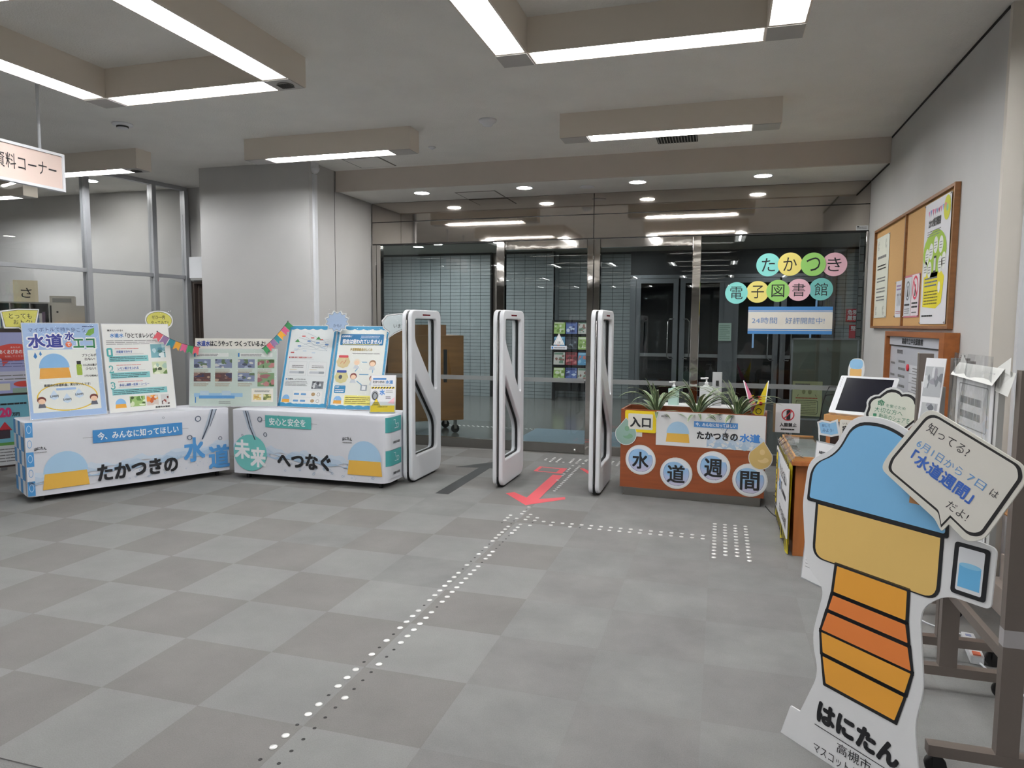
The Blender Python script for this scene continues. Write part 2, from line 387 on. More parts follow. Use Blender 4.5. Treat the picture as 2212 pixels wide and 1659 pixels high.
# ------------------------------------------------------------------ glass front with mirror steel header
hd = MB(); hd.box((-4.41, G - .02, 2.60), (1.49, G + .08, SZ), DARK); header = struct(hd.build('trim_4'))
for x0, x1 in ((-4.41, -1.4905), (-1.4855, 1.49)):
    for z0, z1 in ((2.615, 2.888), (2.898, SZ - .003)):
        b = MB(); b.box((x0 + .002, G - .026, z0), (x1 - .002, G - .02, z1), STEEL); b.build('steel_panel', header)
def post(x0, x1, z1=2.6, n=1):
    b = MB(); w_ = (x1 - x0) / n
    for i in range(n): b.prism(rrect(x0 + i * w_ + .002, G - .045, x0 + (i + 1) * w_ - .002, G + .045, .006, 2), 0, z1, STEELP)
    return struct(b.build('trim_5'))
post(-4.41, -4.28, n=2); post(-2.70, -2.59); post(-1.56, -1.40, n=2); post(-.34, -.24); post(1.46, 1.49)
sill = MB(); sill.box((-4.41, G - .035, 0), (-2.70, G + .035, .12), BRUSH); sill.box((-1.40, G - .035, 0), (-.34, G + .035, .11), BRUSH); sill.box((-.24, G - .035, 0), (1.47, G + .035, .12), BRUSH)
struct(sill.build('trim_6'))
def pane(name, x0, x1, z0, z1, y=G, band=True, leaf=False):
    b = MB(); b.box((x0, y - .004, z0), (x1, y + .004, z1), GLASS); o = struct(b.build(name))
    if band:
        b = MB(); b.box((x0 + .12 if leaf else x0 + .01, y - .0065, .875), (x1 - .12 if leaf else x1 - .01, y - .0045, .93), FROST); b.build('frosted_band', o)
    return o
pane('window_1', -4.28, -2.70, .12, 2.6); pane('window_2', -1.40, -.34, .11, 2.5); pane('window_3', -.24, 1.46, .12, 2.6)
for x0, x1, nm in ((-1.40, -.34, 'window_2'),):
    b = MB(); b.box((x0, G - .03, 2.5), (x1, G + .03, 2.6), STEELP); struct(b.build('trim_7'))
d2 = pane('door_2', -2.585, -1.565, .12, 2.5)
b = MB(); b.box((-2.585, G - .03, 2.5), (-1.565, G + .03, 2.6), STEELP); b.build('door_head', d2)
b = MB(); b.box((-2.585, G - .02, .012), (-1.565, G + .02, .12), BRUSH); b.build('bottom_rail', d2)
b = MB(); b.lathe([(.001, -.03), (.018, -.026), (.022, -.01), (.022, 0)], CHROME, 14, (-1.68, G - .02, .045), 'y'); b.build('lock', d2)
b = MB(); b.box((-2.59, G - .05, 0), (-1.56, G + .05, .008), BRUSH); struct(b.build('trim_8'))
# ------------------------------------------------------------------ partition on the left
pp = Matrix.Translation((-6.905, 7.9, 0)) @ Matrix.Rotation(R(-99.8), 4, 'Z')      # local x runs towards the camera
def pbox(name, a, c_, m, parent=None): 
    b = MB(); b.box(a, c_, m, pp); return b.build(name, parent)
part = struct(pbox('window_4', (0, -.03, CZ - .05), (3.6, .03, CZ), ALU))
for nm, s0 in (('mullion', .02), ('mullion', .5), ('mullion', 1.37), ('mullion', 2.4), ('mullion', 3.5)):
    pbox(nm, (s0 - .03, -.045, 0), (s0 + .03, .045, CZ - .05), ALU, part)
for a, c_ in ((.05, .47), (.53, 1.34), (1.4, 2.37), (2.43, 3.47)):
    pbox('transom', (a, -.03, 2.16), (c_, .03, 2.205), ALU, part)
    pbox('pane', (a, -.003, 2.205), (c_, .003, CZ - .05), GLASS_P, part); pbox('pane', (a, -.003, .02), (c_, .003, 2.16), GLASS_P, part)
# ------------------------------------------------------------------ vestibule beyond the glass
VF = mat('vestibule_floor', (112, 112, 108), .18, noise=.06, nscale=1.2)
b = MB(); b.box((-7.6, G, -.1), (3.4, 15.3, 0), VF); struct(b.build('floor'))['label'] = 'smooth grey floor of the entrance lobby beyond the glass'
b = MB(); b.box((-7.6, G + .08, 3.13), (3.4, 15.3, 3.2), mat('lobby_ceiling', (150, 148, 140), .85)); struct(b.build('ceiling'))['label'] = 'ceiling of the entrance lobby beyond the glass'
GROUT = mat('tile_joint', (52, 58, 60), .9)
TILE = mat('grey_wall_tile', (150, 158, 160), .35, noise=.05, nscale=9); TILE_S = TILE
TWm = .2265; THm = .066; PX = .2345; PZ = .0735
tmesh = {}
def tmesh_(w_):
    k = round(w_, 3)
    if k not in tmesh:
        b = MB(); b.prism(rrect(0, 0, w_, THm, .003, 1), 0, .012, TILE, Matrix(((1, 0, 0, 0), (0, 0, -1, 0), (0, 1, 0, 0), (0, 0, 0, 1)))); tmesh[k] = b.mesh('tile')
    return tmesh[k]
ntile = [0]
def tiled(nm, x0, x1, y, single):
    b = MB(); b.box((x0, y, 0), (x1, y + .12, 3.13), GROUT); wl = struct(b.build(nm)); st = MB(); k = 0
    nx = int((x1 - x0) / PX + .999); nz = int(3.13 / PZ)
    for r_ in range(nz):
        for c_ in range(nx):
            xa = x0 + c_ * PX + .004; xb = min(xa + TWm, x1 - .003); z = r_ * PZ + .004
            if xb - xa < .02: continue
            if single(xa, z) and ntile[0] < 300:
                t = obj('tile', tmesh_(xb - xa), wl); t.location = (xa, y, z); ntile[0] += 1
            else: st.box((xa, y - .012, z), (xb, y, z + THm), TILE_S); k += 1
    if k: st.build('tile_field', wl, kind='stuff')
    return wl
tiled('wall_lobby', -7.4, -4.83, 14.6, lambda x, z: 1.58 < z < 3.0)
b = MB(); b.box((-4.83, 14.7, 0), (-4.52, 14.75, 3.13), ALU2); b.box((-4.83, 14.58, 0), (-4.80, 14.7, 3.13), DARK); struct(b.build('trim_9'))
tiled('wall_lobby', -4.52, -3.42, 14.6, lambda x, z: z > .6)
tiled('wall_lobby', -3.42, -1.86, 15.1, lambda x, z: False)
tiled('wall_lobby', 2.07, 3.3, 15.1, lambda x, z: False)
b = MB(); b.box((-3.46, 14.6, 0), (-3.42, 15.1, 3.13), TILE_S); struct(b.build('wall_lobby'))
# left side wall of the lobby, tiled as well
b = MB(); b.box((-7.5, 8.5, 0), (-7.4, 14.6, 3.13), GROUT)
for r_ in range(42):
    for c_ in range(8): b.box((-7.4, 12.7 + c_ * PX, r_ * PZ + .004), (-7.388, 12.7 + c_ * PX + TWm, r_ * PZ + .07), TILE_S)
struct(b.build('wall_lobby_side'))
b = MB(); b.box((3.3, 8.5, 0), (3.4, 15.2, 3.13), TILE_S); struct(b.build('wall_lobby_side'))
b = MB(); b.box((-7.5, G + .08, 0), (-4.43, G + .16, 3.13), WALL); b.box((1.49, G + .08, 0), (3.4, G + .16, 3.13), WALL); struct(b.build('wall_lobby_side'))
# tiled return seen beside the left jamb and behind the right jamb
for x0, x1, y0, y1 in ((-4.78, -4.5, 8.62, 8.67), (1.66, 1.78, 9.9, 9.95)):
    b = MB(); b.box((x0, y0, 0), (x1, y1, 3.13), GROUT)
    for r_ in range(30): b.box((x0 + .003, y0 - .01, r_ * .104 + .004), (x1 - .003, y0, r_ * .104 + .097), TILE_S)
    struct(b.build('wall_lobby_pier'))
# outer double doors
fr = MB(); DFR = mat('door_frame_steel', (122, 126, 130), .35, .6)
fr.box((-1.86, 15.05, 2.62), (2.07, 15.15, 3.13), mat('transom_panel', (40, 44, 50), .4)); fr.box((-1.86, 15.0, 2.56), (2.07, 15.15, 2.63), DFR)
for x in (-1.86, .05, 2.0): fr.box((x, 15.0, 0), (x + .12 if x != .05 else .23, 15.15, 2.6), DFR)
struct(fr.build('door_3'))
NG = glassy('night_glass', (.5, .55, .6), 1.5)
for i, (x0, x1) in enumerate(((-1.74, -.87), (-.83, .05), (.23, 1.1), (1.14, 2.0))):
    b = MB(); b.box((x0 + .1, 15.06, .12), (x1 - .1, 15.07, 2.46), NG); leaf = struct(b.build('door_%d' % (i + 4)))
    b = MB(); b.box((x0, 15.03, 0), (x0 + .1, 15.1, 2.56), DFR); b.build('stile', leaf)
    b = MB(); b.box((x1 - .1, 15.03, 0), (x1, 15.1, 2.56), DFR); b.build('stile', leaf)
    b = MB(); b.box((x0 + .1, 15.03, 2.46), (x1 - .1, 15.1, 2.56), DFR); b.build('rail', leaf)
    b = MB(); b.box((x0 + .1, 15.03, 0), (x1 - .1, 15.1, .12), DFR); b.build('rail', leaf)
    hx = x1 - .1 if i % 2 == 0 else x0 + .1; s_ = -1 if i % 2 == 0 else 1
    b = MB(); b.tube([(hx - s_ * .02, 15.03, 1.72), (hx + s_ * .06, 14.96, 1.72), (hx + s_ * .1, 14.96, 1.66), (hx + s_ * .1, 14.96, .95), (hx + s_ * .06, 14.96, .9), (hx - s_ * .02, 15.03, .9)], .014, CHROME, 8); b.build('pull_handle', leaf)
    b = MB(); b.box((x0 + .1, 15.055, .93), (x1 - .1, 15.059, 1.0), FROST); b.build('frosted_band', leaf)
b = MB(); b.box((-3.4, 15.16, 0), (3.4, 15.2, 3.13), mat('night_outside', (10, 12, 16), .9)); struct(b.build('night_backdrop'))  # black sheet standing in for the unlit outside beyond the doors
# ------------------------------------------------------------------ ceiling lamps
FZ = 3.17
def linear(b, x0, y0, x1, y1, l0, l1, ax):
    'hollow housing of one straight lamp; the tube lies between l0 and l1 along the axis'
    t = .012
    if ax == 'x':
        b.box((x0, y0, FZ), (x1, y0 + t, CZ), HOUS); b.box((x0, y1 - t, FZ), (x1, y1, CZ), HOUS)
        b.box((x0, y0 + t, FZ), (l0, y1 - t, CZ), HOUS); b.box((l1, y0 + t, FZ), (x1, y1 - t, CZ), HOUS)
    else:
        b.box((x0, y0, FZ), (x0 + t, y1, CZ), HOUS); b.box((x1 - t, y0, FZ), (x1, y1, CZ), HOUS)
        b.box((x0 + t, y0, FZ), (x1 - t, l0, CZ), HOUS); b.box((x0 + t, l1, FZ), (x1 - t, y1, CZ), HOUS)
def lamp(root, ox, oy, x0, y0, x1, y1, l0, l1, ax, TUBEM=TUBEM):
    t = .0125; r_ = MB(); T_ = MB()
    if ax == 'x':
        a = [(y0 + t, FZ + .004), (y0 + .05, FZ + .075), (y1 - .05, FZ + .075), (y1 - t, FZ + .004)]
        for (p, z), (q, z2) in zip(a, a[1:]): r_.face([(l0 - ox, p - oy, z), (l0 - ox, q - oy, z2), (l1 - ox, q - oy, z2), (l1 - ox, p - oy, z)], WHITE)
        r_.box((l0 - ox, y0 + t - oy, FZ + .003), (l0 + .004 - ox, y1 - t - oy, FZ + .075), WHITE); r_.box((l1 - .004 - ox, y0 + t - oy, FZ + .003), (l1 - ox, y1 - t - oy, FZ + .075), WHITE)
        c_ = (y0 + y1) / 2 - oy; T_.tube([(l0 + .03 - ox, c_, FZ + .030), (l1 - .03 - ox, c_, FZ + .030)], .02, TUBEM, 8)
    else:
        a = [(x0 + t, FZ + .004), (x0 + .05, FZ + .075), (x1 - .05, FZ + .075), (x1 - t, FZ + .004)]
        for (p, z), (q, z2) in zip(a, a[1:]): r_.face([(p - ox, l0 - oy, z), (q - ox, l0 - oy, z2), (q - ox, l1 - oy, z2), (p - ox, l1 - oy, z)], WHITE)
        r_.box((x0 + t - ox, l0 - oy, FZ + .003), (x1 - t - ox, l0 + .004 - oy, FZ + .075), WHITE); r_.box((x0 + t - ox, l1 - .004 - oy, FZ + .003), (x1 - t - ox, l1 - oy, FZ + .075), WHITE)
        c_ = (x0 + x1) / 2 - ox; T_.tube([(c_, l0 + .03 - oy, FZ + .030), (c_, l1 - .03 - oy, FZ + .030)], .02, TUBEM, 8)
    q = r_.build('reflector', root); T_.build('tube', root)
def shift(b, ox, oy): b.v = [(x - ox, y - oy, z) for x, y, z in b.v]; return b
def single(x0, x1, y0, label, l0=None, l1=None, group='ceiling lamps', speaker=None, tm_=None):
    y1 = y0 + .2; l0 = l0 if l0 is not None else x0 + .22; l1 = l1 if l1 is not None else x1 - .22; ox, oy = (x0 + x1) / 2, (y0 + y1) / 2
    t = thing('ceiling_lamp', label, 'ceiling light', (ox, oy, 0), 0, group)
    b = MB(); linear(b, x0, y0, x1, y1, l0, l1, 'x'); shift(b, ox, oy).build('housing', t); lamp(t, ox, oy, x0, y0, x1, y1, l0, l1, 'x', tm_ or TUBEM)
    for a, c_ in ((x0, l0), (l1, x1)):
        if c_ - a > .1:
            b = MB(); b.box((a + .006 - ox, y0 + .006 - oy, FZ - .004), (c_ - .008 - ox, y1 - .006 - oy, FZ - .0005), HPLATE); b.build('end_plate', t)
    if speaker: grille(t, speaker[0] - ox, speaker[1] - oy)
    return t
def grille(t, x, y):
    b = MB(); b.lathe([(.055, FZ - .005), (.055, FZ - .009), (.05, FZ - .011), (.001, FZ - .011)], mat('speaker_mesh', (108, 106, 104), .6), 18, (x, y, 0))
    for k in range(-4, 5): b.box((x + k * .011 - .002, y - .04, FZ - .0135), (x + k * .011 + .002, y + .04, FZ - .0112), DARK)
    b.build('speaker_grille', t)
def ring_lamp(xa, xb, ya, yb, label, group, speaker=None, tm_=None):
    'square ring: xa..xb and ya..yb are the outer edges'
    ox, oy = (xa + xb) / 2, (ya + yb) / 2; w_ = .2
    t = thing('ceiling_lamp_ring', label, 'ceiling light', (ox, oy, 0), 0, group); b = MB()
    segs = [(xa + w_, ya, xb - w_, ya + w_, 'x'), (xa + w_, yb - w_, xb - w_, yb, 'x'), (xa, ya, xa + w_, yb, 'y'), (xb - w_, ya, xb, yb, 'y')]
    for x0, y0, x1, y1, ax in segs:
        if ax == 'x': l0, l1 = x0 + .008, x1 - .008
        else: l0, l1 = y0 + .21, y1 - .21
        linear(b, x0, y0, x1, y1, l0, l1, ax); lamp(t, ox, oy, x0, y0, x1, y1, l0, l1, ax, tm_ or TUBEM)
    shift(b, ox, oy).build('housing', t)
    for cx in (xa, xb - w_):
        for cy in (ya, yb - w_):
            b = MB(); b.box((cx + .004 - ox, cy + .004 - oy, FZ - .004), (cx + w_ - .004 - ox, cy + w_ - .008 - oy, FZ - .0005), HPLATE); b.build('corner_plate', t)
    if speaker: grille(t, speaker[0] - ox, speaker[1] - oy)
    return t
ring_lamp(-4.45, -2.75, 2.58, 4.31, 'square ring of fluorescent lamps at upper left, round speaker grille in its corner', 'square rings of lamps', (-2.84, 4.21))
ring_lamp(-1.34, .385, 2.58, 4.31, 'square ring of fluorescent lamps on the ceiling at top centre right', 'square rings of lamps')
single(-4.53, -2.76, 6.0, 'single beige ceiling lamp over the right display table, nearest the pillar', -4.29, -2.99, tm_=TUBEF)
single(-1.37, .41, 6.0, 'single beige ceiling lamp beside the black air vent, in front of the entrance', -1.13, .19, tm_=TUBEF)
single(-7.15, -5.84, 6.0, 'single beige ceiling lamp right of the hanging sign, against the glass partition', -7.1, -6.04, tm_=TUBEF, speaker=(-5.94, 6.1))
q = single(-9.9, -8.5, 6.9, 'ceiling lamp in the room behind the glass partition', tm_=TUBEF)
single(-10.2, -8.5, 5.0, 'unseen ceiling lamp added to brighten the room behind the glass partition', tm_=TUBEF)  # this and the next lamp added out of view to lift the partition room
single(-10.2, -8.8, 2.4, 'second unseen ceiling lamp added to brighten the room behind the glass partition', tm_=TUBEF)
HB = 'lamps of the hall behind the viewer'
for k, y in enumerate((-2.72, -8.02, -13.3)):
    for xa in (-7.56, -4.45, -1.34, 1.77):
        ring_lamp(xa, xa + 1.72, y, y + 1.73, 'square ring of lamps in the hall behind the viewer, seen only mirrored', HB, tm_=TUBEB)
for y in (.75, -4.55, -9.85):
    for xa in (-7.6, -4.53, -1.37, 1.75):
        single(xa, xa + 1.77, y, 'single lamp in the hall behind the viewer, seen only mirrored', group=HB, tm_=TUBEB)
for xa, y in ((1.77, 2.58),): ring_lamp(xa, xa + 1.72, y, y + 1.73, 'square ring of lamps in the hall right of the viewer', HB, tm_=TUBEB)
# round downlights
def downlight(x, y, z, label, group, r_=.088, m=None):
    t = thing('downlight', label, 'ceiling light', (x, y, z), 0, group)
    b = MB(); b.lathe([(r_ + .014, 0), (r_ + .012, -.006), (r_, -.007)], GATE, 20, cap=False); b.build('rim', t)
    b = MB(); b.lathe([(r_, -.005), (.0001, -.0055)], m or SPOTM, 20); b.build('lens', t)
for x, w_ in ((-3.47, 'leftmost, near the pillar'), (-2.2, 'second from the left'), (-.92, 'third from the left'), (.37, 'rightmost, near the right wall')):
    downlight(x, 7.87, SZ, 'round downlight in the low ceiling strip, ' + w_, 'downlights in the low ceiling strip')
downlight(-5.34, 12.84, 3.13, 'round downlight in the lobby, above the grey tiled wall at left', 'lobby downlights', .1, SPOTL)
downlight(1.14, 12.66, 3.13, 'round downlight in the lobby, above the round coloured letter signs', 'lobby downlights', .1, SPOTL)
for x, y in ((-5.0, 10.6), (-2.0, 12.7), (-3.6, 11.0), (-5.9, 13.2)): downlight(x, y, 3.13, 'round downlight in the lobby ceiling hidden above the door header', 'lobby downlights', .1, SPOTL)
downlight(-7.75, 7.2, CZ, 'round downlight behind the glass partition, beside its tallest mullion', 'partition room lights', .09)
# ceiling fittings
def disc_fit(nm, label, cat, x, y, z, prof, m, dark=None):
    t = thing(nm, label, cat, (x, y, z)); b = MB(); b.lathe(prof, m, 20); b.build('body', t)
    if dark: b = MB(); b.lathe(dark, DARK, 14); b.build('grille', t)
disc_fit('smoke_detector', 'white smoke detector on the ceiling left of centre, above the left display', 'detector', -5.26, 5.26, CZ, [(.09, 0), (.085, -.012), (.05, -.02), (.045, -.04), (.001, -.045)], GATE, [(.051, -.02), (.05, -.034), (.046, -.034)])
disc_fit('smoke_detector', 'white domed smoke detector on the ceiling at centre, between the two single lamps', 'detector', -2.02, 6.01, CZ, [(.08, 0), (.078, -.015), (.055, -.03), (.04, -.05), (.001, -.055)], GATE)
disc_fit('sprinkler', 'small round sprinkler plate right of the lamp over the right display', 'sprinkler', -2.87, 6.77, CZ, [(.04, 0), (.035, -.01), (.012, -.014), (.01, -.025), (.001, -.027)], GATE)
disc_fit('ceiling_speaker', 'dark round ceiling speaker in the low strip between the middle downlights', 'speaker', -1.5, 8.0, SZ, [(.085, 0), (.08, -.008), (.07, -.01)], GATE, [(.07, -.006), (.001, -.008)])
t = thing('air_vent', 'black louvred air vent on the ceiling behind the right single lamp', 'vent', (-.46, 7.08, CZ))
b = MB(); b.box((-.19, -.13, -.006), (.19, .13, 0), DARK); b.build('backing', t)
b = MB()
for k in range(14): b.box((-.18 + k * .0275, -.12, -.014), (-.174 + k * .0275, .12, -.006), HPLATE)
b.build('louvre', t)
for nm, x0, y0, x1, y1, z, lab in (('access_hatch', -4.02, 7.0, -3.6, 7.42, CZ, 'square ceiling access hatch beside the pillar'), ('access_hatch', -3.07, 7.96, -2.59, 8.36, SZ, 'square access hatch in the low ceiling strip by the left downlights')):
    t = thing(nm, lab, 'hatch', (x0, y0, z)); w_, d = x1 - x0, y1 - y0
    b = MB(); b.box((-.012, -.012, -.003), (w_ + .012, d + .012, 0), mat('hatch_joint', (112, 108, 100), .7)); b.build('rim', t)
    b = MB(); b.box((.004, .004, -.006), (w_ - .004, d - .004, -.003), CEIL); b.build('panel', t)
# ------------------------------------------------------------------ tactile studs
STUD = mat('steel_stud', (236, 236, 234), .22, .35, coat=1); STUDP = mat('clear_stud_plate', (150, 151, 150), .45)
sb = MB(); sb.lathe([(.0175, 0), (.0165, .0025), (.011, .005), (.001, .0052)], STUD, 10); studm = sb.mesh('stud')
hb = MB(); hb.lathe([(.008, 0), (.0075, .001), (.004, .0012), (.003, .0004), (.001, .0004)], DARK, 8); holem = hb.mesh('stud_hole')
S_ = .0775
def studs(label, pts, holes=()):
    t = thing('tactile_paving', label, 'tactile paving', (pts[0][0], pts[0][1], 0), 0, 'steel guide studs on the carpet')
    for x, y in pts: o = obj('stud', studm, t); o.location = (x - pts[0][0], y - pts[0][1], 0)
    for x, y in holes: o = obj('stud_hole', holem, t); o.location = (x - pts[0][0], y - pts[0][1], 0)
L_, L_h, R_, R_h = [], [], [], []
XL, XR_ = -1.557, -1.479
skipL = {3.54, 3.155, 3.0, 2.84, 2.3, 2.07, 2.53, 4.72, 4.57, 4.41, 4.33, 4.17}; skipR = {3.54, 3.0, 2.92, 2.77, 2.69, 2.61, 2.46, 2.38, 2.3, 2.22, 2.15, 2.07, 4.8, 4.72, 4.64, 4.33, 4.88, 4.95}
k = 0; y = 1.99
while y < 4.98:
    for X, sk, a, h_ in ((XL, skipL, L_, L_h), (XR_, skipR, R_, R_h)):
        (h_ if any(abs(y - q) < .036 for q in sk) else a).append((X, y))
    y += S_
studs('double line of steel studs running from the foreground towards the security gates', L_ + R_, L_h + R_h)
jn = [(-1.555, 5.79), (-1.555, 5.64), (-1.555, 5.56), (-1.632, 5.49), (-1.632, 5.41), (-1.632, 5.33), (-1.555, 5.41), (-1.478, 5.56), (-1.478, 5.48), (-1.478, 5.4), (-1.4, 5.48), (-1.4, 5.4), (-1.555, 5.17), (-1.555, 5.09), (-1.555, 5.01), (-1.478, 5.25), (-1.478, 5.17), (-1.478, 5.09), (-1.478, 5.01), (-1.4, 5.25)]
studs('square cluster of steel studs where the two stud lines meet before the red arrow', jn, [(-1.632, 5.25), (-1.555, 5.33), (-1.555, 5.25), (-1.555, 5.71), (-1.4, 5.33)])
studs('line of steel studs branching right from the junction towards the map desk', [(-1.323 + i * S_, 5.39) for i in range(17)] + [(-1.323 + i * S_, 5.31) for i in (1, 3, 5, 6, 7, 8, 9, 10, 11, 12, 13, 14, 15, 16)], [(-1.013, 5.31)])
studs('square pad of four stud rows on the carpet left of the map desk', [(.0 + i * S_, 5.745 - j * S_) for i in range(4) for j in range(12) if not (j == 11 and i in (1, 2))])
up = []
for i, y in enumerate([6.13 + S_ * k for k in range(1, 25)]):
    if not (6.2 < y < 6.4): up.append((-1.478, y))
    if y > 6.5 and i % 4 != 2: up.append((-1.555, y)) if y > 7.2 or i % 3 == 0 else None
studs('line of steel studs from the red arrow to the automatic door', [p for p in up if p[1] < 7.75], [(-1.555, 6.0 + S_ * k) for k in range(8)])
studs('row block of steel studs on the carpet just inside the glass doors', [(-1.932 + i * S_, 7.84 + j * S_) for i in range(17) for j in range(4) if not (i == 3 and j in (1, 3)) and (i * 7 + j * 3) % 9])
dl = [(-4.1 + i * S_, 10.2) for i in range(19)] + [(-4.06 + i * S_, 10.25) for i in range(19)]
studs('row of steel studs on the lobby floor beyond the left glass pane', dl)
studs('block of steel studs on the lobby floor just outside the sliding door', [(-2.05 + i * .1, 8.62 + j * .1) for i in range(10) for j in range(4)])
# floor arrows (vinyl film on the carpet)
def decal(nm, polys, m, label, cat='floor marking'):
    cx = sum(p[0] for p in polys[0]) / len(polys[0]); cy = sum(p[1] for p in polys[0]) / len(polys[0])
    b = MB()
    for q, p in enumerate(polys): b.prism([(x - cx, y - cy) for x, y in p], .0005, .0016 + .0002 * q, m)
    o = b.build(nm); o.location = (cx, cy, 0); tag(o, label, cat); return o
decal('floor_arrow', [[(-2.52, 6.0), (-2.39, 6.0), (-2.4, 7.28), (-2.52, 7.28)], [(-2.78, 7.2), (-2.5, 7.26), (-2.42, 7.26), (-2.14, 7.2), (-2.45, 7.62)]], mat('black_tape', (34, 35, 37), .6), 'black tape arrow on the carpet pointing to the door between left and middle gates')
RT = mat('red_tape', (214, 84, 92), .6)
decal('floor_arrow', [[(-1.66, 7.14), (-1.66, 6.02), (-1.54, 6.02), (-1.55, 7.14)], [(-1.89, 6.2), (-1.83, 6.27), (-1.6, 6.04), (-1.33, 6.23), (-1.31, 6.15), (-1.6, 5.84)]], RT, 'red tape arrow on the carpet pointing at the viewer, right of the middle gate')
decal('floor_sign', [[(-1.9, 7.52), (-1.58, 7.48), (-1.58, 7.45), (-1.9, 7.48)], [(-1.9, 7.29), (-1.58, 7.25), (-1.58, 7.22), (-1.9, 7.26)], [(-1.9, 7.5), (-1.86, 7.5), (-1.86, 7.27), (-1.9, 7.27)], [(-1.65, 7.5), (-1.58, 7.5), (-1.58, 7.23), (-1.65, 7.23)]], RT, 'red tape square outline on the carpet above the red arrow')
decal('floor_sign', [[(-1.45, 7.55), (-1.4, 7.56), (-1.1, 7.05), (-1.16, 7.03)]], RT, 'short slanting red tape stroke beside the right security gate')
# ------------------------------------------------------------------ security gates
def gate(x, y, label, first=None):
    if first:
        t = copy_tree(first); t.location = (x, y, 0); t['label'] = label; return t
    t = thing('security_gate', label, 'security gate', (x, y, 0), 0, 'white library security gates')
    D, H = .75, 1.72
    out = rpoly([(0, .02), (D, .02), (D, H), (0, H)], [.1, .12, .1, .1], 8)
    def win(e):
        up = rpoly([(.09 + e, 1.63 - e), (.09 + e, 1.42 + e), (.575, .90 + e * 3), (.635 - e, .90 + e * 2), (.635 - e, 1.63 - e)], [.03, .06, .03, .02, .05], 5)
        lo = rpoly([(.09 + e, 1.10 - e * 3), (.59 - e, .60), (.635 - e, .52), (.635 - e, .27 + e), (.09 + e, .27 + e)], [.03, .12, .08, .05, .02], 5)
        return up, lo
    mx = Matrix(((0, 0, 1, 0), (1, 0, 0, 0), (0, 1, 0, 0), (0, 0, 0, 1)))     # local x->y, y->z, z->x
    for s_, z in (('l', -.030), ('r', .030)):
        u, l = win(0); p = plate('shell', out, [u, l], .042, GATE, .012, t, 0); p.data.transform(Matrix.Translation((z, 0, 0)) @ mx)
    oc = rpoly([(.008, .008), (D - .008, .008), (D - .008, H - .008), (.008, H - .008)], [.09, .11, .09, .09], 8)
    u, l = win(.006); p = plate('core', oc, [u, l], .02, BLACK, 0, t, 0); p.data.transform(mx)
    b = MB(); b.tube([(0, -.001, .12), (0, -.001, 1.62)], .004, BRUSH, 6); b.build('light_strip', t)
    b = MB()
    u, l = win(.002)
    for q in (u, l): b.prism(q, -.002, .002, ACRYL, mx)
    b.build('glazing', t)
    for s_ in (-1, 1):
        b = MB(); b.box((s_ * .051 - .0015, .27, 1.663), (s_ * .051 + .0015, .46, 1.678), mat('dark_red_lens', (110, 16, 28), .25)); b.build('indicator_lens', t)
    b = MB(); b.prism(rrect(-.03, .1, .03, D - .1, .02), 0, .03, BLACK); b.build('foot', t)
    return t
g1 = gate(-2.93, 6.27, 'white security gate with zigzag cut-out, leftmost, touching the right display table')
gate(-2.02, 6.34, 'white security gate with zigzag cut-out, middle one, between black and red arrows', g1)
gate(-1.08, 6.31, 'white security gate with zigzag cut-out, rightmost, beside the wooden planter', g1)
# ------------------------------------------------------------------ hanging sign
t = thing('hanging_sign', 'pale pink framed sign hanging from the ceiling on a pole, at the left edge', 'sign')
frame(t, (-5.01, 3.2, 2.6), (0, 1, 0))
b = MB()
for a, c_ in (((0, 0, -.035), (1.22, .02, .01)), ((0, .27, -.035), (1.22, .29, .01)), ((0, .02, -.035), (.02, .27, .01)), ((1.20, .02, -.035), (1.22, .27, .01))): b.box(a, c_, GATE)
b.build('frame', t)
b = MB(); b.box((.02, .02, -.03), (1.20, .27, 0), mat('pale_pink_panel', (226, 204, 194), .5)); b.build('panel', t)
PR(.001).text('資料コーナー', .66, .095, 1.15, .205, INK, .0).build('lettering', t)
for x in (1.03, .19): b = MB(); b.tube([(x, .29, -.012), (x, CZ - 2.6, -.012)], .011, GATE, 8); b.build('pole', t)
# ------------------------------------------------------------------ display tables with printed cloths
CLOTH = mat('white_table_cloth', (216, 217, 224), .75, noise=.02, nscale=4, bump=.25, bscale=7)
def wave(P, x0, x1, y0, h, seed, l=1):
    rd = random.Random(seed); n = 40
    c1, c2, c3 = K(188, 205, 224), K(168, 192, 216), K(204, 216, 230)
    for c_, dy, ph, a in ((c3, .03, 0, 1.0), (c1, .0, 1.3, .8), (c2, -.035, 2.2, .6)):
        top = []; bot = []
        for i in range(n + 1):
            x = x0 + (x1 - x0) * i / n; s_ = y0 + h * i / n
            top.append((x, s_ + dy + .022 * math.sin(i * .7 + ph) + .012 * math.sin(i * 1.9 + ph))); bot.append((x, s_ + dy - .03 * a - .02 * math.sin(i * .45 + ph) ** 2))
        z = P.z + l * LZ
        for i in range(n): P.face([(*bot[i], z), (*bot[i + 1], z), (*top[i + 1], z), (*top[i], z)], c_)
        l += .5
    for i in range(60):
        r_ = .003 + .011 * rd.random() ** 2; x = x0 + (x1 - x0) * (.35 + .65 * rd.random()); y = y0 + h * (x - x0) / (x1 - x0) - .03 - rd.random() * .15
        if y < .08: continue
        P.ring(ell(x, y, r_ * .7, r_ * .7, 10), ell(x, y, r_, r_, 10), K(150, 172, 196), l + 1)
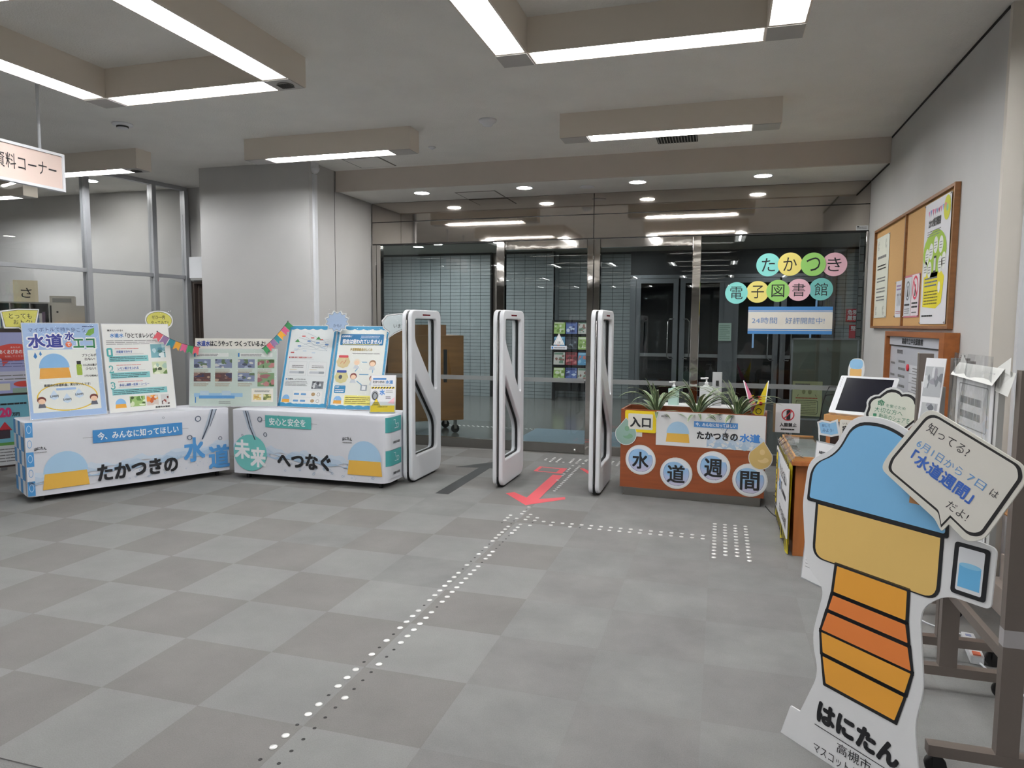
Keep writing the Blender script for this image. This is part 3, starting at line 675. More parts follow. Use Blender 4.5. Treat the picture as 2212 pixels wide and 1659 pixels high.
def head(P, cx, y0, s, l=2, pale=True):
    'plain colour blocks standing in for the printed figure: a blue dome over an orange block'
    a, b_, c_ = (K(168, 202, 230), K(226, 178, 76), K(232, 200, 128)) if pale else (K(130, 178, 222), K(222, 160, 62), K(224, 184, 110))
    P.poly([(cx - .5 * s, y0), (cx + .5 * s, y0), (cx + .45 * s, y0 + .4 * s), (cx - .45 * s, y0 + .4 * s)], b_, l)
    P.poly([(cx - .48 * s, y0 + .38 * s)] + [(cx + .48 * s * math.cos(t_), y0 + .38 * s + .52 * s * math.sin(t_)) for t_ in [math.pi * k / 14 for k in range(15)]], a, l + 1)
def table(org, u, w_, d, label, zt=.71, rc=(.03, .03)):
    t = thing('display_table', label, 'display table'); frame(t, org, u)
    # local: x along front, y up, z towards viewer; cloth as a rounded wrap
    out = rpoly([(0, 0), (w_, 0), (w_, -d), (0, -d)], [rc[0], rc[1], .03, .03], 8)
    b = MB(); n = len(out); rows = 10
    def ring_(z, off):
        r_ = []
        for i, (x, y) in enumerate(out):
            p = Vector((x, y)); c_ = Vector((w_ / 2, -d / 2)); dv = (p - c_).normalized()
            wv = .004 * math.sin(x * 23 + z * 3) * (1 - z / zt) if y > -.02 else 0
            q = p + dv * (off + wv); r_.append((q.x, z, q.y))
        return r_
    R0 = [ring_(.06 + (zt - .06) * k / rows, .0) for k in range(rows)] + [ring_(zt - .006, 0), ring_(zt, -.008)]
    base = len(b.v)
    for r_ in R0: b.v += r_
    k = b.mi(CLOTH)
    for i in range(len(R0) - 1):
        for q in range(n):
            a = base + i * n + q; c_ = base + i * n + (q + 1) % n
            b.f.append((a, c_, c_ + n, a + n)); b.m.append(k); b.sm.append(True)
    b.f.append(tuple(base + (len(R0) - 1) * n + q for q in range(n))); b.m.append(k); b.sm.append(False)
    b.build('cloth', t)
    b = MB(); b.box((.04, zt - .04, -d + .04), (w_ - .04, zt - .012, -.04), mat('table_board', (190, 186, 178), .6)); b.build('tabletop', t)
    for x in (.10, w_ - .12):
        for z in (-.09, -d + .09): b = MB(); b.box((x, 0, z - .02), (x + .03, zt - .03, z + .02), BLACK); b.build('leg', t)
    return t
t1 = table((-5.70, 4.53, 0), (.86, 1.55, 0), 1.76, .5, 'left display table draped in a white printed cloth with blue checked corner', rc=(.05, .02))
P = PR(.006)
wave(P, .01, 1.745, .215, .12, 3)
head(P, .29, .11, .36, 4)
P.rect(.511, .478, 1.292, .598, K(62, 132, 192), 3).text('今、みんなに知ってほしい', .55, .503, 1.255, .572, WH, .02)
P.rect(.43, .534, .51, .537, GREY, 3).rect(1.292, .534, 1.35, .537, GREY, 3)
P.text('たかつきの', .54, .125, 1.235, .27, INK, .035, 6)
P.text('水', 1.305, .2, 1.5, .43, K(78, 146, 206), .03, 6).text('道', 1.545, .1, 1.745, .33, K(78, 146, 206), .03, 6)
P.text('はにたん', .06, .46, .15, .485, INK, .03, 3, 0, False, .01).lines(.06, .44, .155, .452, 1, GREY, 3)
# poured water and drops
for a in ((1.58, .70), ): P.poly([(1.57, .705), (1.64, .705), (1.56, .56), (1.50, .42), (1.475, .40), (1.50, .50)], K(176, 186, 200), 2).stroke([(1.59, .705), (1.545, .55), (1.48, .41)], .012, K(60, 66, 80), 5).stroke([(1.63, .705), (1.56, .53)], .006, K(90, 100, 116), 5)
for x, y, r_ in ((1.445, .62, .03), (1.36, .44, .025), (1.12, .66, .01), (1.66, .4, .02)): P.ring(ell(x, y, r_ * .7, r_ * .75, 14), ell(x, y, r_, r_, 14), K(70, 84, 104), 5)
# blue checks at the left corner
for i in range(5):
    y = .07 + i * .128
    P.rect(.0 if i % 2 else -.0, y, .055, y + .128, K(72, 142, 200) if i % 2 == 0 else K(216, 217, 224), 2)
    P.ring(ell(.028, y + .07, .014, .03, 12), ell(.028, y + .07, .018, .036, 12), K(190, 212, 234) if i % 2 == 0 else K(100, 160, 210), 3)
P.build('cloth_print', t1)
Q = PR(.0)
b = MB()
for i in range(5):
    for j in range(4):
        c_ = K(72, 142, 200) if (i + j) % 2 else K(222, 224, 230)
        y = .07 + i * .128; z = -.05 - j * .1; b.box((-.0075, y, z - .1), (-.0045, y + .128, z), c_)
b.build('side_print', t1)
t2 = table((-4.72, 5.96, 0), (1, 0, 0), 1.72, .48, 'right display table draped in a white printed cloth with a teal circle', rc=(.02, .1))
P = PR(.006)
wave(P, .01, 1.62, .33, -.1, 5)
head(P, 1.49, .13, .37, 4)
P.ell(.208, .275, .195, .185, K(112, 190, 186), 4).text('未', .03, .215, .2, .4, WH, .035, 6).text('来', .215, .14, .385, .33, WH, .035, 6)
P.rect(.393, .546, .914, .666, K(84, 172, 168), 3).text('安心と安全を', .44, .568, .85, .642, WH, .02).rect(.33, .61, .393, .613, GREY, 3).rect(.914, .6, .98, .603, GREY, 3)
P.text('へつなぐ', .53, .15, 1.12, .3, INK, .035, 6)
P.text('はにたん', 1.255, .455, 1.355, .485, INK, .03, 3, 0, False, .01).lines(1.255, .435, 1.36, .448, 1, GREY, 3)
P.poly([(.13, .70), (.20, .70), (.235, .55), (.29, .43), (.27, .41), (.19, .52)], K(176, 186, 200), 2).stroke([(.165, .7), (.21, .54), (.27, .41)], .012, K(60, 66, 80), 5).stroke([(.19, .7), (.235, .55)], .005, K(90, 100, 116), 5)
for x, y, r_ in ((.33, .62, .028), (.39, .47, .022), (.55, .66, .008), (.12, .45, .012)): P.ring(ell(x, y, r_ * .7, r_ * .75, 14), ell(x, y, r_, r_, 14), K(70, 84, 104), 5)
P.build('cloth_print', t2)
# teal squares wrapping the rounded right corner
b = MB(); sg = []
for k in range(9):
    a = math.pi / 2 * k / 8; sg.append((1.62 + .107 * math.sin(a), -.1 + .107 * math.cos(a)))
sg.append((1.7275, -.3))
for z0, z1, c_ in ((.545, .69, TEAL), (.22, .37, TEAL), (.095, .215, K(214, 216, 222)), (.375, .54, K(222, 224, 230))):
    i0 = 4
    for i in range(i0, len(sg) - 1): b.face([(sg[i][0], z0, sg[i][1]), (sg[i + 1][0], z0, sg[i + 1][1]), (sg[i + 1][0], z1, sg[i + 1][1]), (sg[i][0], z1, sg[i][1])], c_, True)
b.build('corner_print', t2)
mxs = Matrix.Translation((1.7295, 0, 0)) @ Matrix.Rotation(R(90), 4, 'Y')
Q = PR(.001); Q.text('高槻市水道部', .12, .43, .26, .455, INK, .02).text('高槻市水道部', .12, .13, .26, .155, INK, .02)
for yy in (.56, .24): Q.stroke([(.13, yy + .1), (.17, yy + .1), (.17, yy + .06), (.2, yy + .06), (.2, yy + .02), (.15, yy + .02)], .006, WH, 3).ring(ell(.22, yy + .04, .02, .02, 12), ell(.22, yy + .04, .025, .025, 12), WH, 3)
o = Q.build('side_print', t2); o.data.transform(mxs)
# ------------------------------------------------------------------ posters standing on the tables
FRM = mat('poster_panel_edge', (206, 208, 212), .4)
def poster(label, org, u, lean, w_, h_, bg, film=True, cat='poster', nm='poster', th=.008, group=None):
    t = thing(nm, label, cat, group=group); u = Vector(u).normalized(); bk = Vector((-u.y, u.x, 0))
    frame(t, org, u, Vector((0, 0, 1)) * math.cos(R(lean)) + bk * math.sin(R(lean)))
    b = MB(); b.box((0, 0, -th), (w_, h_, 0), FRM); b.build('board', t)
    P = PR(.0002); P.rect(.006, .006, w_ - .006, h_ - .006, bg, 0)
    return t, P
def film_(t, w_, h_, n=7):
    b = MB(); rd = random.Random(int(w_ * 1000)); nx = n; ny = n
    V = [[((w_ + .01) * i / nx - .005, (h_ + .01) * j / ny - .005, .009 + rd.random() * .006) for i in range(nx + 1)] for j in range(ny + 1)]
    for j in range(ny):
        for i in range(nx): b.face([V[j][i], V[j][i + 1], V[j + 1][i + 1], V[j + 1][i]], FILM, False)
    b.build('film_cover', t)
def strut(t, w_, h_):
    b = MB(); b.box((w_ * .4, 0.0, -.16), (w_ * .6, .008, -.006), mat('card_strut', (196, 192, 184), .8)); b.face([(w_ * .45, .008, -.15), (w_ * .45, h_ * .6, -.009), (w_ * .45, .008, -.009)], CARD); b.build('stand', t)
UL = (.86, 1.55, 0)
t, P = poster('light blue tap-water poster with navy lettering, leftmost on the left table', (-5.78, 4.65, .715), (.26, .57, 0), 9, .622, .865, K(160, 186, 222))
P.rect(.03, .06, .575, .62, K(232, 234, 228), 1)
P.text('マイボトルで持ち歩こう', .05, .775, .50, .815, NAVY, .01, 3, 0, False, .01)
for s_ in (1.0,):
    P.text('水道', .035, .635, .31, .765, WH, .09, 3).text('水道', .04, .64, .305, .76, K(44, 52, 140), .03, 5)
    P.text('水', .325, .70, .41, .785, WH, .09, 3).text('水', .33, .705, .405, .78, K(44, 52, 140), .03, 5)
P.ell(.355, .665, .026, .026, K(226, 110, 70), 3).text('で', .34, .65, .37, .68, WH, .02, 5)
P.text('エコ', .39, .625, .575, .72, WH, .09, 3).text('エコ', .395, .63, .57, .715, K(30, 120, 70), .03, 5)
P.poly([(.50, .75), (.53, .80), (.58, .82), (.575, .77), (.54, .745)], K(110, 160, 60), 3)
P.poly([(.07, .56), (.085, .60), (.10, .56), (.085, .54)], BLUE, 3).poly([(.115, .58), (.125, .61), (.137, .58), (.125, .565)], BLUE, 3)
head(P, .225, .36, .25, 3, False)
P.rr(.40, .38, .445, .48, .01, K(150, 176, 60), 3).rect(.405, .48, .44, .51, INK, 3)
P.text('プラごみが', .455, .55, .575, .575, INK, .02).text('出ない!', .475, .515, .56, .54, INK, .02).text('CO₂排出量が', .455, .46, .572, .482, INK, .02).text('少ない!', .475, .425, .56, .45, INK, .02).text('1円で約8L!', .46, .36, .57, .38, INK, .02)
P.ring(ell(.31, .19, .235, .12, 32), ell(.31, .19, .245, .13, 32), K(232, 196, 66), 3)
P.text('高槻市の水道料金、実は安いんです!', .13, .285, .50, .31, INK, .02)
P.rr(.22, .25, .38, .27, .008, K(160, 190, 230), 3)
for x, y, s_ in ((.2, .20, '2,792円'), (.30, .165, '2,420円'), (.4, .205, '3,343円')):
    P.poly([(x - .035, y), (x - .03, y - .02), (x, y - .035), (x + .03, y - .02), (x + .035, y), (x, y + .055)], K(206, 224, 240), 4).text(s_, x - .033, y - .012, x + .033, y + .008, INK, .03, 6)
for x in (.10, .52):
    P.ell(x, .17, .035, .03, K(110, 50, 44), 5).ell(x, .157, .028, .024, K(238, 200, 170), 6).poly([(x - .03, .1), (x + .03, .1), (x + .022, .135), (x - .022, .135)], K(96, 98, 110), 5)
P.text('高槻市水道部', .48, .825, .575, .838, NAVY, .02)
P.build('print', t); film_(t, .622, .865); strut(t, .622, .865)
t, P = poster('white recipe poster with three numbered teal sections, second on the left table', (-5.515, 5.235, .715), (.26, .59, 0), 9, .625, .86, K(226, 226, 222))
P.text('意外といける!?', .05, .785, .19, .803, INK, .02).text('水道水', .07, .725, .19, .765, BLUE, .02).text('「ひとてまレシピ」', .21, .72, .48, .768, INK, .02)
P.lines(.03, .655, .52, .705, 3, GREY, 2, .3)
for k, (y, s_, c1) in enumerate(((.585, '冷蔵庫で冷やす', BLUE), (.425, 'レモン果汁を入れる', BLUE), (.265, '水出し緑茶・紅茶・コーヒー', BLUE))):
    P.text(str(k + 1), .035, y - .035, .07, y + .03, TEAL, .04, 3).text(str(k + 1), .042, y - .028, .063, y + .023, K(226, 226, 222), -.005, 5)
    P.text(s_, .11, y - .012, .11 + .021 * len(s_), y + .014, K(50, 90, 160), .02).rect(.10, y - .022, .36, y - .02, GREY, 2).lines(.10, y + .028, .33, y + .037, 1, K(200, 90, 80), 2, .5)
    P.rect(.04, y - .095, .40 if k < 2 else .55, y - .038, K(128, 190, 192), 2).lines(.05, y - .09, .39 if k < 2 else .53, y - .042, 3, K(50, 66, 76), 3, .35)
P.photo(.43, .52, .57, .655, [K(120, 170, 180), K(190, 215, 220), K(80, 130, 150), K(60, 110, 110), K(226, 236, 236)], 3).photo(.43, .355, .57, .48, [K(196, 206, 170), K(90, 120, 60), K(226, 230, 206), K(60, 70, 50), K(160, 186, 170)], 4)
head(P, .105, .045, .1, 3, False)
P.photo(.19, .05, .33, .15, [K(150, 180, 110), K(90, 130, 60), K(220, 230, 200), K(60, 80, 40), K(206, 214, 180)], 5).photo(.345, .05, .455, .15, [K(206, 190, 180), K(220, 130, 50), K(236, 170, 80), K(190, 90, 40), K(230, 220, 210)], 6).photo(.48, .05, .56, .15, [K(206, 204, 202), K(110, 50, 44), K(70, 30, 30), K(140, 70, 60), K(220, 214, 210)], 7)
P.text('高槻市水道部', .42, .018, .56, .036, INK, .02)
P.build('print', t); strut(t, .625, .86)
t, P = poster('pale green landscape poster with eight photos, bridging the two tables at centre', (-5.22, 5.93, .717), (.84, .30, 0), 6, .89, .60, K(196, 210, 202))
bl = [K(120, 130, 160), K(90, 110, 80), K(170, 180, 200), K(70, 76, 96), K(200, 200, 196)]; b2 = [K(86, 60, 60), K(140, 110, 100), K(60, 60, 90), K(176, 150, 130), K(110, 66, 60)]; b3 = [K(120, 150, 110), K(150, 96, 100), K(70, 100, 60), K(200, 170, 160), K(180, 120, 120)]
for j, y in enumerate((.40, .26)):
    for i, x in enumerate((.045, .26, .49, .69)):
        pal = bl if j == 0 and i < 3 else (b3 if (i == 3) else (b2 if i < 2 else bl)); y_ = y - (.05 if (j, i) == (1, 3) else 0); P.photo(x, y_, x + .17, y + .09, pal, 10 + j * 4 + i)
        P.lines(x, y - (.05 if (j, i) != (1, 3) else .0) - .0, x + .15, y - .012, 3, K(150, 120, 90), 1.5, .35)
for x in (.045, .49):
    P.rect(x, .515, x + .015, .555, BLUE, 3).rect(x + .02, .515, x + .35, .555, K(222, 226, 222), 2).lines(x + .03, .52, x + .25, .55, 2, GREY, 3, .4)
P.rect(.10, .085, .46, .115, K(90, 150, 206), 3).rect(.05, .10, .54, .14, K(150, 190, 220), 2).rect(.11, .12, .2, .165, K(186, 206, 220), 3).rect(.33, .12, .42, .165, K(186, 206, 220), 3).rect(.06, .04, .07, .1, BLUE, 3).lines(.3, .03, .42, .06, 2, GREY, 3, .4)
P.rect(.63, .05, .85, .19, K(236, 232, 222), 3).photo(.65, .07, .73, .13, [K(220, 196, 120), K(240, 230, 200), K(200, 160, 90)], 20, 4).photo(.75, .07, .83, .13, [K(130, 140, 80), K(220, 214, 150), K(90, 100, 50)], 21, 4).lines(.66, .15, .82, .18, 2, GREY, 4, .4)
P.build('print', t); film_(t, .89, .6)
b = MB(); b.box((.055, .595, -.006), (.83, .705, -.001), PAPERW); tb_ = b.build('title_strip', t)
Q = PR(.0); Q.text('水道水', .075, .625, .205, .68, K(44, 70, 150), .03).text('はこうやって', .21, .625, .43, .68, INK, .03).text('つくっているよ!', .455, .625, .765, .68, INK, .03); Q.build('lettering', tb_)
t, P = poster('blue wave-edged poster with pipe map and diagrams, fourth from the left', (-4.40, 6.26, .715), (1, .05, 0), 18, .56, .885, K(222, 226, 226))
def waveborder(P, w_, h_, c_):
    P.rect(.006, .006, .03, h_ - .006, c_, 1).rect(w_ - .03, .006, w_ - .006, h_ - .006, c_, 1)
    for y0, s_ in ((.006, 1), (h_ - .006, -1)):
        top = [(w_ * i / 24, y0 + s_ * (.03 + .012 * abs(math.sin(i * math.pi / 4)))) for i in range(25)]
        z = P.z + LZ
        for (xa, ya), (xb, yb) in zip(top, top[1:]): P.face([(xa, y0, z), (xb, y0, z), (xb, yb, z), (xa, ya, z)] if s_ > 0 else [(xa, ya, z), (xb, yb, z), (xb, y0, z), (xa, y0, z)], c_)
WB = K(60, 142, 184); waveborder(P, .56, .885, WB)
for i in range(9): P.stroke([(.08 + .05 * (i % 5), .60 + .025 * i), (.2 + .03 * i, .63 + .02 * ((i * 3) % 5)), (.48, .61 + .02 * ((i * 2) % 7))], .002, K(120, 140, 160), 2)
for i in range(12): P.rr(.06 + .42 * ((i * 5) % 12) / 12, .58 + .018 * ((i * 7) % 11), .10 + .42 * ((i * 5) % 12) / 12, .592 + .018 * ((i * 7) % 11), .003, [K(200, 80, 80), K(84, 130, 190), K(190, 206, 220)][i % 3], 3)
for x, y in ((.12, .70), (.36, .73)): P.poly([(x - .03, y), (x + .03, y), (x, y + .035)], K(70, 140, 80), 4)
P.rect(.05, .525, .065, .54, RED, 3).text('地震に備えて耐震化を進めています', .075, .525, .32, .541, K(190, 80, 80), .02).rect(.05, .515, .34, .516, GREY, 3)
for x in (.06, .29): P.rect(x, .335, x + .21, .49, K(206, 208, 210), 2).rect(x + .004, .339, x + .206, .486, K(224, 226, 226), 3).rr(x + .02, .36, x + .19, .385, .01, K(150, 156, 162), 4).rr(x + .02, .36, x + .13, .385, .01, K(190, 194, 200), 5).lines(x + .04, .42, x + .18, .455, 2, GREY, 4, .4).rect(x + .02, .402, x + .1, .405, K(200, 170, 90), 4)
P.rect(.05, .29, .065, .305, BLUE, 3).text('「耐震管」ってどんなもの?', .075, .29, .28, .306, INK, .02).lines(.05, .225, .31, .28, 4, GREY, 3, .35).photo(.36, .2, .49, .28, [K(120, 124, 130), K(60, 62, 68), K(200, 204, 206), K(90, 96, 104)], 31)
head(P, .085, .05, .09, 3, False)
for y in (.13, .06):
    P.rr(.16, y - .02, .49, y + .045, .006, K(232, 232, 230), 2)
    for x in (.2, .28): P.rr(x - .03, y, x + .03, y + .02, .008, K(96, 150, 200), 3)
    P.ell(.39, y + .012, .022, .018, K(180, 150, 110), 3).ring(ell(.45, y + .012, .015, .015, 12), ell(.45, y + .012, .019, .019, 12), GREY, 3)
P.build('print', t); film_(t, .56, .885); strut(t, .56, .88)
t, P = poster('blue-bordered poster about water charges with dark blue header, rightmost poster', (-3.80, 6.235, .715), (1, .1, 0), 19, .575, .89, K(226, 228, 222))
waveborder(P, .575, .89, WB)
P.rr(.05, .68, .52, .80, .015, K(40, 116, 166), 3).text('水道事業に', .06, .765, .17, .787, WH, .02).lines(.27, .755, .48, .79, 2, WH, 4, .3).text('税金は使われていません!', .075, .695, .50, .745, WH, .03).rect(.075, .686, .48, .69, YEL, 4)
P.text('水道事業経営のしくみ', .17, .62, .41, .65, K(170, 140, 30), .02).lines(.2, .585, .5, .60, 1, GREY, 3, .4)
for x, y, c_ in ((.11, .50, K(214, 196, 150)), (.11, .34, K(214, 206, 150)), ):
    for k in range(8): P.ell(x + .045 * math.cos(k * .785), y + .04 * math.sin(k * .785), .03, .028, c_, 2)
    P.ell(x, y, .05, .045, c_, 2.5)
P.rr(.055, .545, .16, .57, .01, K(200, 70, 80), 4).rr(.055, .385, .16, .41, .01, K(60, 80, 160), 4)
P.stroke([(.08, .48), (.10, .51), (.12, .48), (.14, .52)], .006, K(200, 80, 60), 5).ell(.1, .34, .02, .022, K(80, 84, 100), 5)
for x, y, c_ in ((.26, .50, K(232, 220, 200)), (.43, .49, K(160, 120, 90)), (.24, .35, K(130, 60, 60)), (.45, .33, K(130, 66, 60))):
    P.ell(x, y, .036, .034, c_, 3).ell(x, y - .008, .028, .024, K(238, 206, 176), 4).poly([(x - .035, y - .07), (x + .035, y - .07), (x + .02, y - .034), (x - .02, y - .034)], K(200, 206, 212), 4)
for a, c_ in (((.30, .37), (.40, .37)), ((.28, .30), (.34, .26)), ((.44, .44), (.44, .39)), ((.28, .44), (.25, .40)), ((.31, .50), (.37, .50))): P.stroke([a, c_], .009, K(104, 160, 196), 3)
P.rect(.33, .2, .40, .26, K(150, 160, 170), 3).rect(.345, .21, .385, .25, K(230, 232, 234), 4)
P.rr(.05, .17, .17, .25, .012, K(48, 130, 178), 3).text('なぜ?', .06, .225, .1, .243, WH, .02).lines(.06, .18, .16, .215, 2, WH, 4, .35)
head(P, .1, .06, .09, 3, False); P.rr(.17, .05, .52, .15, .012, K(234, 224, 120), 3).lines(.18, .06, .51, .14, 4, K(110, 96, 30), 4, .35)
P.build('print', t); film_(t, .575, .89); strut(t, .575, .88)
# leaflet holder
t, P = poster('clear leaflet stand with yellow and white water leaflets on the right table end', (-3.25, 6.10, .715), (.23, .08, 0), 20, .245, .385, K(228, 228, 230), cat='leaflet stand', nm='leaflet_stand')
P.rr(.02, .335, .15, .352, .004, BLUE, 2).text('たかつきの', .02, .30, .13, .325, INK, .03).text('水道', .145, .295, .215, .33, BLUE, .03).lines(.02, .275, .2, .288, 1, GREY, 3, .4)
P.rect(.006, .245, .235, .262, YEL, 3)
for k in range(8): P.poly([(.01 + k * .028, .245), (.024 + k * .028, .245), (.036 + k * .028, .262), (.022 + k * .028, .262)], INK, 4)
P.text('水', .09, .18, .14, .235, K(70, 130, 200), .03).lines(.15, .2, .22, .23, 2, GREY, 3, .35).lines(.15, .14, .2, .17, 2, INK, 3, .4)
P.ell(.045, .175, .035, .05, K(150, 154, 160), 2).ring(ell(.045, .17, .018, .03), ell(.045, .17, .026, .04), INK, 3).poly([(.17, .1), (.235, .16), (.235, .09)], K(240, 190, 200), 3)
P.rect(.006, .01, .239, .075, K(240, 206, 30), 3).poly([(.02, .075), (.10, .075), (.06, .145)], K(236, 206, 40), 4).stroke([(.02, .075), (.10, .075), (.06, .145)], .004, INK, 5, True).lines(.035, .08, .085, .11, 2, INK, 6, .4).text('ご自由にどうぞ', .07, .055, .17, .069, INK, .02, 5)
P.build('print', t)
b = MB(); b.box((-.002, 0, .012), (.247, .11, .015), ACRYL); b.box((-.002, 0, -.02), (.247, .006, .015), ACRYL); b.face([(0, .006, -.01), (.245, .006, -.01), (.245, .0, -.12), (0, .0, -.12)], ACRYL); b.build('holder', t)
for k in range(4):
    b = MB(); b.box((.004 - k * .001, .008, -.012 - k * .005), (.24 + k * .002, .375 - k * .006, -.009 - k * .005), [WH, K(214, 220, 230), WH, K(230, 220, 190)][k]); b.build('leaflet', t)
# cut-out labels pinned to the poster tops
def balloon(label, org, u, pts, c_, txt, tails=None, edge=.012, film=True, cat='cut-out sign', lean=5):
    t = thing('cutout_sign', label, cat, group='laminated cut-outs on the posters'); u = Vector(u).normalized(); bk = Vector((-u.y, u.x, 0))
    frame(t, org, u, Vector((0, 0, 1)) + bk * math.tan(R(lean)))
    cx = sum(p[0] for p in pts) / len(pts); cy = sum(p[1] for p in pts) / len(pts)
    big = [(cx + (x - cx) * (1 + edge / max(abs(x - cx), .05)), cy + (y - cy) * (1 + edge / max(abs(y - cy), .04))) for x, y in pts]
    b = MB(); b.prism(big, -.001, .001, mat('laminate_edge', (222, 224, 224), .25)); b.build('laminate', t)
    P = PR(.0012); P.poly(pts, c_, 0)
    P.stroke(pts, .003, INK, 1, True)
    for s_, x0, y0, x1, y1, tc_ in txt: P.text(s_, x0, y0, x1, y1, tc_, .01, 3)
    P.build('print', t)
    b = MB(); rd = random.Random(len(label)); n = 5; w0 = min(p[0] for p in big) - .01; w1 = max(p[0] for p in big) + .01; h0 = cy; h1 = max(p[1] for p in big) + .03
    V = [[(w0 + (w1 - w0) * i / n, h0 + (h1 - h0) * j / n, .006 + rd.random() * .012) for i in range(n + 1)] for j in range(n + 1)]
    for j in range(n):
        for i in range(n): b.face([V[j][i], V[j][i + 1], V[j + 1][i + 1], V[j + 1][i]], FILM)
    b.build('film', t); return t
YB = K(206, 200, 96)
balloon('yellow speech label taped over the top left corner of the light blue poster', (-5.97, 4.62, 1.53), (.26, .57, 0), [(0, 0), (.10, .0), (.13, -.03), (.15, .02), (.22, .03), (.25, .15), (.10, .15), (-.02, .13)], YB, [('とっても', .03, .075, .2, .12, INK), ('おトク!', .06, .025, .2, .065, INK)])
balloon('oval yellow speech label between the recipe poster and the left bunting', (-5.49, 5.70, 1.52), (.26, .57, 0), [(.20 * math.cos(a) * .62 + .12, .085 * math.sin(a) + .08) for a in [k * math.pi / 10 for k in range(20)]][:13] + [(.04, -.04), (.06, .0)] + [(.20 * math.cos(a) * .62 + .12, .085 * math.sin(a) + .08) for a in [k * math.pi / 10 for k in range(15, 20)]], YB, [('ぜひ一度', .05, .09, .18, .13, INK), ('やってみて!!', .04, .035, .21, .075, INK)])
star = [((.115 if k % 2 else .09) * math.cos(k * math.pi / 12) * 1.15 + .12, (.105 if k % 2 else .08) * math.sin(k * math.pi / 12) + .11) for k in range(24)]
balloon('pale blue spiky burst label above the gap between the two blue posters', (-3.92, 6.44, 1.49), (1, .05, 0), star, K(166, 186, 214), [('かも?', .08, .05, .17, .085, K(60, 70, 110))])
balloon('clear crinkled label in a hexagon shape at the top right of the rightmost poster', (-3.31, 6.50, 1.44), (1, .1, 0), [(.02, .10), (.08, .06), (.07, .0), (.13, .05), (.24, .10), (.27, .16), (.2, .24), (.05, .22), (0, .16)], K(196, 206, 208), [('います', .12, .10, .24, .14, INK)])
# bunting
BC = [K(56, 130, 80), K(212, 90, 100), K(140, 110, 150), K(50, 130, 140), K(226, 160, 50), K(204, 90, 130)]
def bunting(label, a, c_, n, col0, sag, side=1):
    a = Vector(a); c_ = Vector(c_); t = thing('bunting', label, 'bunting', a, group='paper bunting strings')
    pts = [a.lerp(c_, i / n) - Vector((0, 0, sag * math.sin(math.pi * i / n))) - a for i in range(n + 1)]
    b = MB(); b.tube(pts, .002, INK, 5); b.build('string', t)
    for i in range(n):
        p, q = pts[i].lerp(pts[i + 1], .04), pts[i].lerp(pts[i + 1], .96); d = (q - p); dn = Vector((d.z, 0, 0)); perp = Vector((0, 0, -1)) - d.normalized() * (Vector((0, 0, -1)).dot(d.normalized())); perp = perp.normalized() * .085
        m_ = (p + q) / 2 + perp * .72; off = Vector((d.y, -d.x, 0)).normalized() * .002
        b = MB(); poly = [p, p + perp, m_, q + perp, q]
        b.face(poly[::-1], BC[(col0 + i) % 6]); b.face([v - off for v in poly], BC[(col0 + i) % 6])
        for u_, v_ in zip(poly, poly[1:] + poly[:1]): b.face([u_, v_, v_ - off, u_ - off], WH)
        b.build('pennant', t)
    b = MB()
    for e in (pts[0], pts[-1]): b.lathe([(.001, -.006), (.008, 0), (.001, .006)], INK, 8, tuple(e))
    b.build('pin', t)
bunting('string of coloured pennants from the oval yellow label down to the green poster title', (-5.36, 5.69, 1.49), (-5.10, 5.97, 1.33), 7, 1, .03)
bunting('string of coloured pennants rising from the green poster title to the pipe map poster', (-4.50, 6.17, 1.32), (-4.36, 6.42, 1.60), 7, 0, .02)
# ------------------------------------------------------------------ planter at the entrance
UP = (1.27, -.09, 0)
t = thing('planter_box', 'long reddish wooden planter box on a steel plinth, right of the security gates', 'planter'); frame(t, (-.865, 6.49, 0), UP)
W_, D_ = 1.27, .40
b = MB(); b.box((.03, 0, -D_ + .03), (W_ - .03, .09, -.02), BRUSH); b.build('plinth', t)
b = MB(); b.box((0, .08, -.02), (W_, .81, 0), WOODR); b.build('front_panel', t)
b = MB(); b.box((0, .08, -D_), (W_, .81, -D_ + .02), WOODR); b.build('back_panel', t)
for x in (0, W_ - .02): b = MB(); b.box((x, .08, -D_ + .02), (x + .02, .81, -.02), WOODR); b.build('side_panel', t)
b = MB(); b.box((.02, .08, -D_ + .02), (W_ - .02, .76, -.02), mat('dark_soil', (40, 32, 26), .95, noise=.3, nscale=30, bump=1, bscale=60)); b.build('soil', t)
b = MB()
for z in (.0, ): b.tube([(-.0, .012, -.35), (.03, .012, -.03), (.03, .012, .02)], .006, CHROME, 6)
b.build('plinth_clip', t)
t['label'] = 'long reddish wooden planter box on a steel plinth, right of the security gates'
def onplanter(nm, label, cat, group=None, z=.004, du=0, dv=0):
    q = thing(nm, label, cat, group=group); fr_ = Vector(UP).normalized()
    n = fr_.cross(Vector((0, 0, 1))); frame(q, Vector((-.865, 6.49, 0)) + fr_ * du + Vector((0, 0, dv)) + n * z, UP); return q
q = onplanter('banner', 'white waterworks banner across the upper front of the wooden planter', 'banner', du=.326, dv=.495)
b = MB(); b.box((0, 0, 0), (.94, .31, .002), PAPER); b.build('sheet', q)
P = PR(.0022); wave(P, .45, .935, .075, -.01, 9); head(P, .195, .035, .21, 3)
P.rect(.335, .183, .71, .235, K(84, 142, 206), 3).text('今、みんなに知ってほしい', .35, .193, .695, .226, WH, .02, 5)
P.text('たかつきの', .365, .08, .71, .145, INK, .04, 6).text('水道', .73, .075, .895, .145, K(66, 130, 206), .04, 6)
P.text('はにたん', .045, .26, .10, .275, INK, .03, 3).stroke([(.66, .29), (.63, .2), (.60, .14)], .005, K(80, 110, 140), 5)
